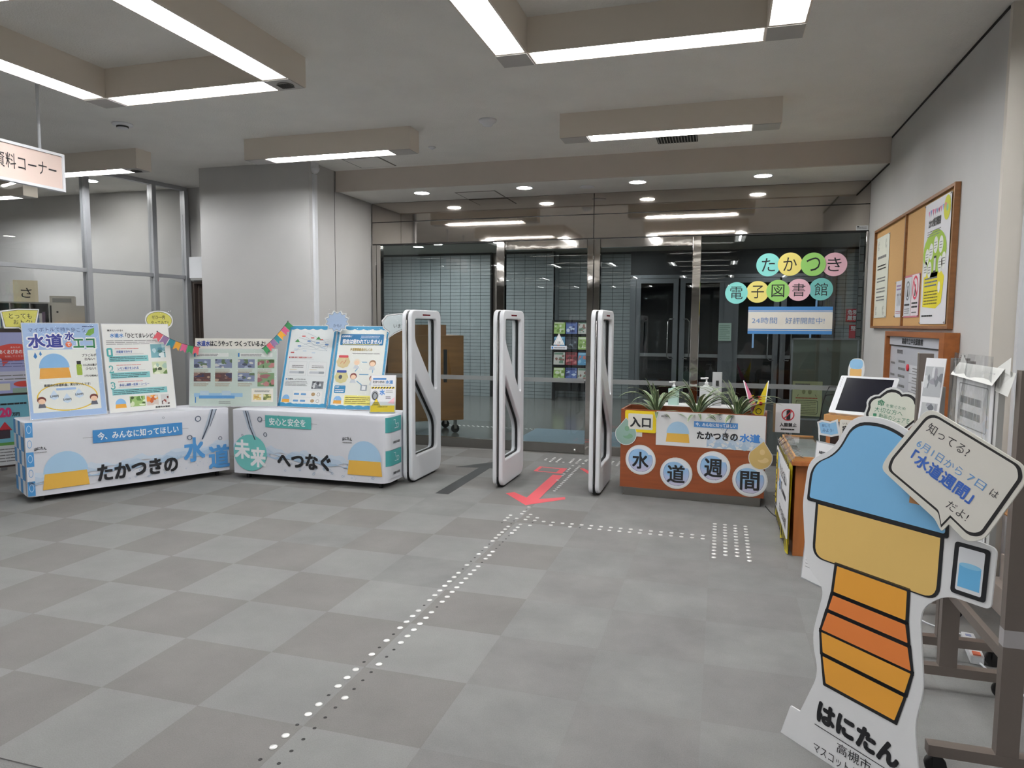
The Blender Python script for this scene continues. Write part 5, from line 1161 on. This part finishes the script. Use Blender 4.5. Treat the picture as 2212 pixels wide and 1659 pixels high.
# striped cloth on the left side face
q = thing('hazard_banner', 'white banner with yellow and black hazard stripes hanging on the desk left side', 'banner'); frame(q, (.503, 6.14, 0), (0, -1, 0))
b = MB(); n = 10
YC = mat('yellow_cloth', (226, 206, 40), .6); P = PR(.0)
pts_b = []; 
for i in range(n + 1):
    u_ = i / n; pts_b.append((u_ * 1.08 - .02, .03 + .02 * math.sin(i * 1.9) - .02 * u_, .02 * math.sin(i * 1.3) ** 2 + .012))
for i in range(n):
    (x0, y0, z0), (x1, y1, z1) = pts_b[i], pts_b[i + 1]
    b.face([(x0, y0, z0), (x1, y1, z1), (x1, .67, .006), (x0, .67, .006)], YC, True); b.face([(x1, y1, z1 - .003), (x0, y0, z0 - .003), (x0, .67, .003), (x1, .67, .003)], YC, True)
b.build('cloth', q)
b = MB(); b.box((.02, .12, .022), (1.06, .60, .03), PAPER); b.build('board', q)
for i in range(15):
    x = -.01 + i * .072; P.poly([(x, .602), (x + .036, .602), (x + .056, .668), (x + .02, .668)], INK, 2)
    P.poly([(x, .03), (x + .036, .03), (x + .056, .118), (x + .02, .118)], INK, 2)
o = P.build('stripes', q); o.data.transform(Matrix.Translation((0, 0, .028)))
P = PR(.0305); P.rr(.03, .13, .20, .58, .06, INK, 1).rr(.04, .15, .17, .56, .055, YEL, 2)
for k, s_ in enumerate('うらう'): P.text(s_, .06, .42 - k * .12, .15, .50 - k * .12, INK, .03, 4)
P.rr(.24, .47, .33, .56, .03, SKY, 2).rr(.24, .36, .33, .46, .03, ORG, 2)
P.text('今、知ってほしい', .40, .45, .95, .53, INK, .02, 3).text('水', .38, .33, .5, .43, BLUE, .03, 3).text('の', .54, .34, .62, .42, INK, .02, 3).lines(.66, .33, .95, .42, 1, INK, 2, .4).text('たかつきの水道', .45, .17, 1.0, .24, INK, .02, 3).rect(.2, .285, .9, .287, LGREY, 2)
P.build('print', q)
q = thing('tape_roll_film', 'strip of crinkled clear film taped along the upper left edge of the map desk', 'film'); q.location = (.49, 5.05, .66)
b = MB(); rd = random.Random(8)
V = [[(.0 + .05 * i - .02, .11 * j, (.042 if i == 1 else .0 if i == 0 else .038) + rd.uniform(-.012, .012)) for i in range(3)] for j in range(10)]
for j in range(9):
    for i in range(2): b.face([V[j][i], V[j][i + 1], V[j + 1][i + 1], V[j + 1][i]], FILM2)
b.build('film', q)
q = thing('display_counter', 'taller wooden counter with dark glass front behind the map desk, carrying the monitor', 'counter', (.755, 5.64, 0), R(-28))
b = MB(); b.box((0, 0, .885), (.53, .30, .93), OAK2); b.build('worktop', q)
for x in (.01, .49): b = MB(); b.box((x, .03, 0), (x + .03, .28, .885), OAK); b.build('side_panel', q)
b = MB(); b.box((.04, .26, .05), (.49, .28, .885), OAK); b.build('back_panel', q)
b = MB(); b.box((.04, .035, .05), (.49, .045, .885), mat('smoked_glass', (52, 38, 34), .12)); b.build('glass_front', q)
q = thing('monitor', 'white-framed monitor with dark screen tilted back on the wooden counter', 'monitor'); a_ = R(-28); u_ = Vector((math.cos(a_), math.sin(a_), 0)); bk = Vector((-u_.y, u_.x, 0))
frame(q, Vector((.786, 5.663, .945)) , u_, Vector((0, 0, 1)) + bk * .9)
b = MB(); b.prism(rrect(0, 0, .405, .355, .012), -.012, 0, GATE); b.build('bezel', q)
b = MB(); b.box((.045, .025, .0002), (.375, .335, .0012), mat('dark_screen', (22, 23, 34), .15)); b.build('screen', q)
P = PR(.0005); [P.ell(.02, .33 - k * .02, .003, .003, GREY) for k in range(5)]; P.build('buttons', q)
b = MB(); b.box((.06, -.012, -.03), (.36, 0, .012), GATE); b.face([(.15, .28, -.012), (.25, .28, -.012), (.25, .10, -.19), (.15, .10, -.19)], mat('monitor_back', (190, 190, 192), .5)); b.build('stand', q)
q = thing('cable', 'black cable drooping from the left side of the monitor', 'cable')
b = MB(); b.tube([(.86, 5.86, 1.12), (.81, 5.84, 1.12), (.78, 5.83, 1.05), (.765, 5.83, .98), (.75, 5.83, .84)], .004, BLACK, 6); b.tube([(.84, 5.85, 1.06), (.79, 5.84, 1.055), (.77, 5.83, 1.0)], .004, BLACK, 6); b.build('cord', q)
q = thing('card_cutout', 'small blue and orange card cut-out standing on top of the monitor', 'cut-out sign'); frame(q, (.99, 5.86, 1.195), u_, Vector((0, 0, 1)) + bk * .1)
out = rpoly([(-.05, 0), (.055, 0), (.06, .07), (.045, .14), (-.03, .14), (-.05, .08)], .03)
b = MB(); b.prism([(x * 1.1, y * 1.06 - .002) for x, y in out], -.002, 0, mat('laminate_edge', (222, 224, 224), .25)); b.build('card', q)
PR(.0005).rr(-.045, .065, .05, .14, .035, SKY, 1).rr(-.04, 0, .045, .07, .015, TAN, 0).build('print', q)
q = thing('speech_card', 'cloud shaped speech card with green writing in front of the monitor', 'cut-out sign'); frame(q, (1.05, 4.9, .96), (1, -.1, 0), (0, .08, 1))
cl = []
for cx, cy, r_, a0, a1 in ((.10, .085, .055, -.6, .6), (.075, .145, .055, .1, 1.7), (-.0, .165, .06, .5, 2.5), (-.075, .125, .055, 1.5, 3.4), (-.095, .065, .045, 2.6, 4.2)): cl += [(cx + r_ * math.cos(a0 + (a1 - a0) * k / 5), cy + r_ * .95 * math.sin(a0 + (a1 - a0) * k / 5)) for k in range(6)]
cl += [(-.10, .03), (-.17, .005), (-.09, .0), (-.02, -.02), (.08, -.01)]
b = MB(); b.prism([(x * 1.12, (y - .07) * 1.14 + .07) for x, y in cl], -.003, 0, mat('laminate_edge', (222, 224, 224), .25)); b.build('card', q)
P = PR(.0005); P.poly([(x * 1.04, (y - .07) * 1.05 + .07) for x, y in cl], INK, 0); P.poly([(x * .94, (y - .07) * .93 + .07) for x, y in cl], K(222, 226, 214), 1)
DG = K(60, 130, 100)
P.text('命', -.085, .125, -.045, .165, DG, .02, 3, -.15).text('を繋ぐため', -.035, .117, .075, .137, DG, .0, 3, -.15).text('大切な方へ', -.10, .085, .06, .118, DG, .01, 3, -.15).text('動画のシェアを', -.075, .04, .10, .075, DG, .01, 3, -.15).rr(-.105, .055, -.085, .072, .004, DG, 3)
P.build('print', q)
b = MB(); b.tube([(.02, .04, -.006), (.02, -.955, .02)], .006, WH, 6); b.box((-.06, -.962, -.06), (.10, -.950, .10), WH); b.build('stand', q)
q = thing('flag_card', 'light blue flag shaped card on a stick at the desk right of the clear cover', 'cut-out sign'); frame(q, (.66, 5.0, .78), (1, -.05, 0), (0, .05, 1))
b = MB(); b.tube([(.0, -.12, -.004), (-.022, .18, -.004)], .003, WH, 6); b.build('stick', q)
fp = [(-.03, .17), (.0, .185), (.05, .175), (.095, .195), (.115, .09), (.06, .075), (-.012, .085)]
b = MB(); b.prism(fp, -.002, 0, PAPER); b.lathe([(.001, .0), (.008, .004), (.001, .008)], INK, 8, (-.022, .182, 0)); b.build('card', q)
P = PR(.0005); P.poly([(-.018, .162), (.0, .172), (.05, .163), (.085, .178), (.10, .10), (.06, .088), (-.004, .097)], SKY, 1).text('探して', .0, .138, .05, .158, NAVY, .0, 3).text('みよう!', .005, .106, .07, .128, NAVY, .0, 3); P.build('print', q)
q = thing('info_card', 'cream card with black and blue writing leaning on the counter front', 'sign'); frame(q, (.78, 5.10, .70), (1, -.22, 0), (0, .06, 1))
b = MB(); b.prism(rrect(0, 0, .32, .26, .015), -.003, 0, PAPERW); b.build('card', q)
P = PR(.0005); P.text('いえ', .02, .228, .05, .242, INK, .0).text('家が', .02, .17, .10, .22, INK, .03).lines(.11, .17, .28, .22, 1, INK, 2, .5).text('きゅう', .02, .135, .07, .148, INK, .0).text('給水場所は', .015, .075, .20, .125, K(50, 90, 180), .03); P.build('print', q)
q = thing('map_board', 'large framed white map board leaning against the front of the map desk', 'map board'); frame(q, (.528, 4.654, .0), (math.cos(R(55)), -math.sin(R(55)), 0), Vector((math.sin(R(55)), math.cos(R(55)), 0)) * .09 + Vector((0, 0, 1)))
b = MB(); b.box((0, 0, -.01), (.42, .875, 0), ALU); b.build('frame', q)
b = MB(); b.box((.008, .008, 0), (.412, .867, .001), PAPER); b.build('sheet', q)
P = PR(.0015); P.text('高槻市防災マップ', .035, .80, .14, .818, INK, .02)
rd = random.Random(12)
for k in range(26):
    x, y = rd.uniform(.12, .3), rd.uniform(.3, .7); P.stroke([(x, y), (x + rd.uniform(-.09, .09), y + rd.uniform(-.07, .07)), (x + rd.uniform(-.12, .12), y + rd.uniform(-.09, .09))], .0016, LGREY, 2)
P.rect(.19, .74, .24, .748, BLUE, 3).lines(.03, .08, .16, .26, 9, LGREY, 2, .25).lines(.05, .62, .12, .66, 2, GREY, 2, .3).stroke([(.22, .02), (.27, .12), (.25, .22), (.32, .3)], .012, K(150, 196, 214), 2).lines(.15, .44, .38, .56, 5, LGREY, 2, .15)
P.build('print', q)
# ------------------------------------------------------------------ large cut-out standee
a_ = R(47); u_ = Vector((math.cos(a_), -math.sin(a_), 0)); bk = Vector((math.sin(a_), math.cos(a_), 0)); vv = Vector((0, 0, 1)) + bk * math.tan(R(4))
q = thing('cutout_standee', 'tall light blue and orange card standee with a drawn water glass, lower right', 'standee'); frame(q, (.28, 2.8, 0), u_, vv)
body = rpoly([(-.015, 0), (.565, 0), (.50, .30), (.52, .42), (.48, .68), (.56, .75), (.69, .75), (.69, .935), (.57, .95), (.56, 1.06), (.43, 1.22), (.31, 1.275), (.17, 1.27), (.10, 1.13), (.0, 1.08), (-.01, .91), (.03, .68), (.12, .62), (.085, .42), (.13, .30), (.065, .125), (.02, .125)],
             [0, 0, .05, .05, .06, .04, .02, .02, .02, .05, .08, .06, .06, .06, .05, .03, .06, .04, .06, .05, 0, .005], 6)
plate('board', body, [], .007, PAPER, .001, q, -.004)
P = PR(.0005); S1, S2, S3, S4 = K(122, 182, 226), K(228, 160, 56), K(224, 186, 108), K(220, 124, 56); SK = K(14, 15, 22)
def blk(pts, r_, c_, l=1, w_=.012):
    p = rpoly(pts, r_, 6); P.poly(p, SK, l)
    cx = sum(x for x, y in p) / len(p); cy = sum(y for x, y in p) / len(p); sx = (max(x for x, y in p) - min(x for x, y in p)) / 2; sy = (max(y for x, y in p) - min(y for x, y in p)) / 2
    P.poly([(cx + (x - cx) * (1 - w_ / sx), cy + (y - cy) * (1 - w_ / sy)) for x, y in p], c_, l + 1)
blk([(.055, .72), (.54, .72), (.535, .94), (.05, .94)], [.05, .05, 0, 0], S3, 1)
blk([(.01, .925), (.55, .925), (.54, 1.04), (.42, 1.20), (.31, 1.255), (.18, 1.25), (.12, 1.12), (.015, 1.065)], [.01, .01, .08, .08, .06, .06, .06, .06], S1, 4)
for y0, y1, a0, a1, c_ in ((.27, .385, .155, .13, S2), (.375, .47, .13, .115, S2), (.455, .55, .115, .135, S4), (.54, .62, .135, .15, S4), (.61, .73, .15, .155, S2)):
    blk([(a0, y0), (.60 - a0, y0), (.60 - a1, y1), (a1, y1)], .004, c_, 2)
# the drawn glass of water
P.poly(rrect(.57, .765, .675, .925, .012), SK, 5).poly(rrect(.584, .778, .661, .912, .006), K(226, 228, 234), 6).rect(.59, .79, .655, .86, K(104, 178, 226), 7).ell(.6225, .86, .0325, .008, K(140, 200, 234), 8)
P.text('はにたん', .145, .135, .46, .205, SK, .06, 3, -.02).stroke([(.135, .113), (.47, .108)], .003, SK, 3)
P.text('高槻市', .235, .062, .37, .10, SK, .0, 3).text('マスコットキャラクター', .14, .012, .48, .048, SK, .0, 3)
P.build('print', q)
b = MB(); b.prism([(.0, 0), (.0, .5), (.22, 0)], -.003, .003, CARD, Matrix(((0, 0, 1, .28), (0, 1, 0, 0), (-1, 0, 0, -.008), (0, 0, 0, 1)))); b.build('easel_back', q)
q = thing('speech_sign', 'large cream speech bubble sign with black outline fixed to the standee top right', 'sign'); frame(q, Vector((.28, 2.8, 0)) - bk * .05, u_, vv)
bub = rpoly([(.475, 1.335), (.765, 1.20), (.775, 1.16), (.68, .965), (.63, .945), (.575, .985), (.555, .955), (.53, .99), (.335, 1.11), (.35, 1.15)], [.04, .03, .02, .03, .02, .005, .01, .01, .03, .02], 6)
plate('board', bub, [], .005, PAPERW, .0008, q, 0)
P = PR(.003); ib = rpoly([(.483, 1.32), (.757, 1.196), (.764, 1.163), (.673, .973), (.638, .965), (.578, 1.005), (.553, .968), (.54, 1.012), (.358, 1.112), (.368, 1.15)], [.035, .02, .01, .02, .02, .002, .002, .01, .03, .01], 6)
cx, cy = .56, 1.15
P.poly(ib, K(30, 28, 30), 0).poly([(cx + (x - cx) * .945, cy + (y - cy) * .945) for x, y in ib], K(224, 220, 212), 1)
TR_ = -.45
P.text('知ってる?', .475, 1.258, .62, 1.29, K(60, 58, 60), .0, 3, TR_).text('6月1日から', .447, 1.205, .61, 1.232, K(96, 150, 206), .0, 3, TR_).text('7日', .612, 1.13, .668, 1.155, K(96, 150, 206), .0, 3, TR_).text('は', .68, 1.10, .703, 1.122, K(60, 58, 60), .0, 3, TR_)
P.text('「水道週間」', .43, 1.155, .65, 1.198, K(56, 100, 186), .025, 3, TR_).text('だよ!', .56, 1.035, .63, 1.062, K(60, 58, 60), .0, 3, TR_)
P.build('print', q)
b = MB(); b.box((.44, 1.02, -.046), (.5, 1.10, -.003), CARD); b.build('spacer', q)
# ------------------------------------------------------------------ rolling panel stands on the right
def caster(b, x, y):
    b.lathe([(.034, -.014), (.036, 0), (.034, .014)], BLACK, 14, (x, y, .036), 'y'); b.box((x - .012, y - .018, .036), (x + .012, y + .018, .085), BLACK)
def stand(label, x, y0, y1, h_, w_=.24):
    q = thing('panel_stand', label, 'stand', (x, y0, 0), 0, 'steel panel stands on casters')
    for yy in (0, y1 - y0):
        b = MB(); b.box((-w_, yy - .022, .075), (w_, yy + .022, .115), ALU2); b.build('foot_bar', q)
        for sx in (-w_ + .03, w_ - .03): b = MB(); caster(b, sx, yy); b.build('caster', q)
        b = MB(); b.box((-.034, yy - .02, .115), (.034, yy + .02, h_), ALU2); b.build('post', q)
        b = MB(); b.box((-.0345, yy - .0205, .50), (.0345, yy + .0205, .56), mat('post_tape', (172, 168, 170), .3)); b.build('tape', q)
    b = MB(); b.box((-.012, 0, .42), (.012, y1 - y0, .46), ALU2); b.build('cross_rail', q)
    return q
s1 = stand('steel panel stand on casters nearest the viewer at the right edge', .985, 2.70, 3.36, 1.44)
b = MB(); b.box((-.056, .10, .60), (-.036, .54, 1.42), K(200, 200, 198)); b.build('panel', s1)
q = thing('wrapped_notice', 'white notice sheets wrapped in clear film on the nearest panel stand', 'notice'); frame(q, (.926, 3.23, .60), (0, -1, 0))
b = MB(); b.box((.0, .0, 0), (.40, .82, .003), PAPER); b.build('sheet', q)
P = PR(.0035); P.rect(.04, .60, .35, .76, K(214, 214, 216), 1).ring(rrect(.04, .60, .35, .76, .01), rrect(.036, .596, .354, .764, .012), GREY, 2).lines(.06, .62, .30, .73, 2, GREY, 2, .5).lines(.04, .2, .36, .56, 10, LGREY, 2, .4).rect(.13, .10, .2, .15, K(70, 80, 150), 3); P.build('print', q)
b = MB(); rd = random.Random(21); n = 5
V = [[(-.02 + .44 * i / n, -.02 + .9 * j / n, .010 + rd.random() * .012) for i in range(n + 1)] for j in range(n + 1)]
for j in range(n):
    for i in range(n): b.face([V[j][i], V[j][i + 1], V[j + 1][i + 1], V[j + 1][i]], FILM2)
b.build('film', q)
WT = mat('white_tape', (214, 214, 210), .5)
b = MB(); b.face([(-.02, .79, .022), (.44, .78, .022), (.45, .84, -.01), (-.03, .84, -.01)], WT); b.face([(-.02, .84, -.01), (.06, .84, -.01), (.02, .88, -.005)], WT); b.face([(.38, .84, -.01), (.50, .82, -.01), (.47, .88, -.02)], WT); b.face([(.40, .76, .0), (.52, .75, .0), (.52, .83, -.02), (.40, .84, -.01)], WT); b.build('top_tape', q)
s2 = stand('steel panel stand on casters behind the nearest one, holding a photo sheet', 1.06, 3.68, 4.25, 1.44)
b = MB(); b.box((-.056, .06, .50), (-.036, .40, 1.30), K(196, 196, 196)); b.build('panel', s2)
q = thing('photo_sheet', 'white sheet with grey photos clipped edge-on to the rear panel stand', 'notice'); frame(q, (.955, 3.63, 1.06), (.33, -.42, 0), (.12, .05, 1))
b = MB(); b.box((-.09, 0, 0), (.01, .38, .004), PAPER); b.build('sheet', q)
PR(.0045).photo(-.085, .2, .005, .34, [K(170, 172, 176), K(110, 112, 118), K(200, 202, 204), K(140, 140, 146)], 51, 1).photo(-.08, .03, .0, .17, [K(176, 178, 180), K(96, 98, 104), K(150, 150, 156)], 52, 1).build('print', q)
q = thing('thin_panel', 'thin white panel seen edge-on between the two panel stands', 'panel', (.92, 3.62, 0), R(6))
b = MB(); b.prism([(.0, .10), (.02, .10), (.05, .78), (-.03, .78)], -.006, .006, PAPER, Matrix(((1, 0, 0, 0), (0, 0, 1, 0), (0, 1, 0, 0), (0, 0, 0, 1)))); b.build('sheet', q)
b = MB(); b.box((-.004, .006, .3), (.014, .0075, .7), K(200, 150, 150)); b.build('print', q)
# boxes, cables
q = thing('cardboard_box', 'open brown cardboard box stacked on white boxes at the right edge', 'box', (1.86, 4.10, .30))
b = MB(); w_, d_, h_ = .28, .38, .30
for a, c_ in (((-w_, -d_, 0), (w_, -d_ + .008, h_)), ((-w_, d_ - .008, 0), (w_, d_, h_)), ((-w_, -d_, 0), (-w_ + .008, d_, h_)), ((w_ - .008, -d_, 0), (w_, d_, h_)), ((-w_, -d_, 0), (w_, d_, .008))): b.box(a, c_, CARD)
b.build('carton', q)
b = MB(); b.box((-w_ - .09, -d_, h_ - .02), (-w_, d_, h_ - .012), CARD); b.build('flap', q)
b = MB(); b.box((-.2, -.3, .02), (.2, .3, .24), mat('dark_contents', (60, 60, 66), .7)); b.build('contents', q)
o = PR(.0).text('注意', -.1, .08, .12, .2, K(150, 60, 50), .02).build('lettering', q); o.matrix_local = Matrix(((0, 0, -1, -w_ - .001), (-1, 0, 0, 0), (0, 1, 0, 0), (0, 0, 0, 1)))
for k, (x, y, z, w_, d_, h_, lab) in enumerate(((1.80, 4.16, 0, .28, .42, .15, 'flat white carton on the floor at the right edge, lowest of its stack'), (1.84, 4.14, .15, .27, .40, .148, 'flat white carton under the open brown box'), (2.3, 4.2, 0, .2, .4, .5, 'tall white carton behind the open brown box'))):
    q = thing('white_carton', lab, 'box', (x, y, z), 0, 'white cartons by the wall'); b = MB(); b.box((-w_, -d_, 0), (w_, d_, h_), K(196, 188, 182)); b.build('carton', q)
    b = MB(); b.box((-w_ - .001, -.03, 0.001), (w_ + .001, .03, h_ + .001), mat('box_tape', (206, 200, 190), .3)); b.build('tape', q)
q = thing('wooden_box', 'light brown wooden box top showing between the opening-times board and the film-wrapped notice', 'box', (1.34, 4.75, 0))
b = MB(); b.box((-.10, -.2, 0), (.12, .28, .86), OAK); b.build('cabinet', q)
b = MB(); b.box((-.115, -.215, .86), (.135, .295, .885), OAK2); b.build('lid', q)
q = thing('power_strip', 'white power strip with switch lying on the floor behind the stands', 'power strip', (1.225, 3.82, 0), R(82))
b = MB(); b.prism(rrect(-.15, -.028, .15, .028, .012), .002, .036, GATE); b.build('body', q)
b = MB(); b.box((-.13, -.016, .036), (-.09, .016, .041), K(226, 120, 90)); b.build('switch', q)
b = MB()
for k in range(4): b.box((-.05 + k * .05, -.012, .036), (-.025 + k * .05, .012, .038), K(150, 156, 190))
b.build('socket', q)
def cable(label, pts, m, r_=.0035):
    q = thing('cable', label, 'cable', pts[0]); b = MB(); P0 = Vector(pts[0]); P_ = [Vector(p) - P0 for p in pts]; out = []
    for i in range(len(P_) - 1):
        p0, p1, p2, p3 = P_[max(i - 1, 0)], P_[i], P_[i + 1], P_[min(i + 2, len(P_) - 1)]
        for k in range(6):
            t_ = k / 6; out.append(.5 * ((2 * p1) + (p2 - p0) * t_ + (2 * p0 - 5 * p1 + 4 * p2 - p3) * t_ * t_ + (3 * p1 - p0 - 3 * p2 + p3) * t_ ** 3))
    out.append(P_[-1]); b.tube(out, r_, m, 6); b.build('cord', q)
cable('white cable running from the power strip towards the lower right corner', [(1.21, 3.66, .015), (1.24, 3.55, .005), (1.29, 3.42, .005), (1.38, 3.25, .005), (1.5, 3.1, .005)], GATE, .005)
cable('white cable running from the power strip back under the desk', [(1.245, 3.98, .015), (1.17, 4.06, .005), (1.10, 4.12, .005), (1.05, 4.25, .005), (1.0, 4.5, .005)], GATE, .004)
cable('thin black cable curling on the floor behind the standee', [(.80, 4.15, .005), (.86, 4.02, .005), (.95, 3.93, .005), (1.08, 3.96, .005), (1.2, 4.08, .005), (1.3, 4.3, .005)], BLACK)
cable('thin black cable on the floor between the planter and the map desk', [(.42, 6.45, .005), (.46, 6.2, .005), (.50, 6.12, .005), (.62, 6.2, .005)], BLACK)
# ------------------------------------------------------------------ shelves at the far left
GS = mat('grey_steel_shelf', (150, 148, 142), .5, .1); BE = mat('beige_office_plastic', (176, 170, 158), .55)
O_ = (-7.97, 6.74, 0); mxr = Matrix.Translation(O_) @ Matrix.Rotation(R(45), 4, 'Z')
q = thing('steel_shelf', 'grey steel pigeonhole shelf behind the glass partition at the far left', 'shelf', O_, R(45))
for x in (-.81, -.61, -.41, -.21, -.012): b = MB(); b.box((x, 0, 0), (x + .012, .35, 1.80), GS); b.build('upright', q)
for z in (.1, .6, 1.1, 1.5, 1.80): b = MB(); b.box((-.81, 0, z), (0, .35, z + .018), GS); b.build('shelf_board', q)
b = MB(); b.box((-.81, .35, .1), (0, .36, 1.8), GS); b.build('back', q)
q = thing('copier', 'beige office copier right of the pigeonhole shelf behind the partition', 'copier', tuple(mxr @ Vector((.20, .16, 0))), R(45))
b = MB(); b.box((-.18, -.16, 0), (.17, .25, 1.78), BE); b.build('body', q)
b = MB(); b.box((-.20, -.12, 1.78), (.06, .2, 1.90), BE); b.build('document_feeder', q)
b = MB(); b.box((-.17, -.126, 1.82), (.03, -.12, 1.87), mat('vent_grey', (130, 128, 122), .6)); b.build('vent', q)
b = MB(); b.lathe([(.012, -.17), (.012, -.16)], DARK, 10, (-.12, 0, 1.70), 'y'); b.build('knob', q)
b = MB(); b.box((-.15, -.26, 1.42), (.20, -.162, 1.58), mat('light_wood_box', (206, 180, 150), .7)); b.build('paper_tray', q)
rd = random.Random(31)
BKC = [(90, 110, 150), (60, 90, 130), (150, 70, 70), (200, 196, 190), (120, 140, 120), (180, 150, 90), (90, 70, 90)]
CN = ['blue', 'dark blue', 'red', 'white', 'green', 'ochre', 'plum']; ORD = ['first', 'second', 'third', 'fourth', 'fifth']
for cx, nme in ((-.596, 'third'), (-.396, 'second'), (-.196, 'first')):
    x = cx + .003
    for i in range(5):
        w_ = rd.uniform(.022, .035); h_ = rd.uniform(.13, .19); ci = (i * 3 + int(-cx * 10)) % 7
        o = thing('book', '%s book, %s from the left in the %s upper pigeonhole from the right' % (CN[ci], ORD[i], nme), 'book', group='books in the pigeonhole shelf')
        o.matrix_world = mxr @ Matrix.Translation((x, .12, 1.518)); b = MB(); b.box((0, -.06, 0), (w_ * .94, .1, h_), K(*BKC[ci])); b.build('cover', o)
        b = MB(); b.box((.003, -.056, .003), (w_ * .94 - .003, .098, h_ + .001), PAPER); b.build('pages', o); x += w_
for lab, xx, z0, w_, h_, c_, txt in (('cream card with one big character standing on top of the shelf', -.36, 1.818, .25, .26, K(222, 208, 176), 'さ'), ('yellow card hanging at the extreme left edge above the shelf', -.66, 1.76, .16, .16, K(226, 222, 90), ''), ('pale green card at the extreme left edge below the yellow card', -.66, 1.50, .16, .2, K(176, 196, 176), '')):
    o = thing('shelf_card', lab, 'card'); o.matrix_world = mxr @ Matrix.Translation((xx, -.005, z0)) @ Matrix.Rotation(R(90), 4, 'X')
    b = MB(); b.box((0, 0, 0), (w_, h_, .002), c_); b.build('card', o)
    if txt: PR(.0025).text(txt, .075, .05, .185, .17, INK, .0).build('lettering', o)
    else: PR(.0025).lines(.02, .04, w_ - .02, h_ - .04, 2, LGREY, 2, .3).build('print', o)
q = thing('poster_screen', 'dark poster screen at the left edge behind the left display table', 'screen'); frame(q, (-7.2, 4.55, 0), (.55, 1.0, 0))
b = MB(); b.box((.3, .12, -.03), (1.40, 1.50, -.01), mat('brown_screen', (52, 40, 36), .7)); b.build('panel', q)
for x in (.4, 1.25): b = MB(); b.box((x, 0, -.15), (x + .04, .12, .12), BLACK); b.build('foot', q)
def onscreen(lab, x0, y0, x1, y1, c_):
    o = thing('poster', lab, 'poster'); fr_ = q.matrix_world.copy(); o.matrix_world = fr_ @ Matrix.Translation((x0, y0, -.008)); b = MB(); b.box((0, 0, 0), (x1 - x0, y1 - y0, .002), c_); b.build('sheet', o); return o, PR(.0025)
o, P = onscreen('lilac poster with red speech bubble at the left edge behind the light blue poster', .35, .862, 1.36, 1.47, K(168, 172, 216))
P.poly(ell(.53, .41, .17, .085), K(206, 70, 60), 1).poly([(.42, .36), (.5, .34), (.43, .27)], K(206, 70, 60), 1).text('あなたの', .50, .45, .58, .468, WH, .0, 3).text('あくあぴあの思い', .405, .395, .66, .435, WH, .02, 3).text('を話してください', .45, .36, .62, .378, WH, .0, 3).lines(.1, .26, .9, .34, 3, K(110, 110, 160), 2, .3).rect(.0, .12, 1.0, .22, K(208, 208, 224), 1).lines(.1, .13, .95, .2, 2, GREY, 2, .3).rect(.2, .03, .48, .1, K(226, 220, 200), 2).poly(ell(.60, .09, .09, .03), K(206, 70, 60), 2).rect(.5, .0, 1.0, .05, K(150, 176, 160), 1.5)
P.build('print', o)
o, P = onscreen('blue poster with a big pink twenty at the left edge beside the table', .35, .14, 1.36, .84, K(120, 186, 206))
P.rect(0, 0, 1.0, .20, K(214, 216, 218), 1).rect(0, .20, 1.0, .23, K(90, 150, 70), 1).text('20', .385, .49, .475, .575, K(216, 60, 120), .06, 4).text('万円', .485, .49, .545, .525, INK, .04, 4).poly([(.36, .35), (.42, .44), (.48, .35)], RED, 3).rect(.36, .27, .46, .36, K(60, 50, 60), 3).lines(.35, .03, .65, .18, 5, GREY, 2, .35).lines(.36, .60, .62, .63, 1, INK, 2, .6)
P.build('print', o)
# small white box on the wall above the door at the left of the pillar
q = thing('wall_box', 'small white junction box on the wall above the dark door by the pillar', 'box', (-6.83, 7.925, 2.17))
b = MB(); b.box((0, -.08, 0), (.5, 0, .28), GATE); b.build('case', q)
b = MB(); b.box((.02, -.085, -.03), (.5, 0, 0), mat('box_base_grey', (150, 150, 148), .5)); b.build('base', q)
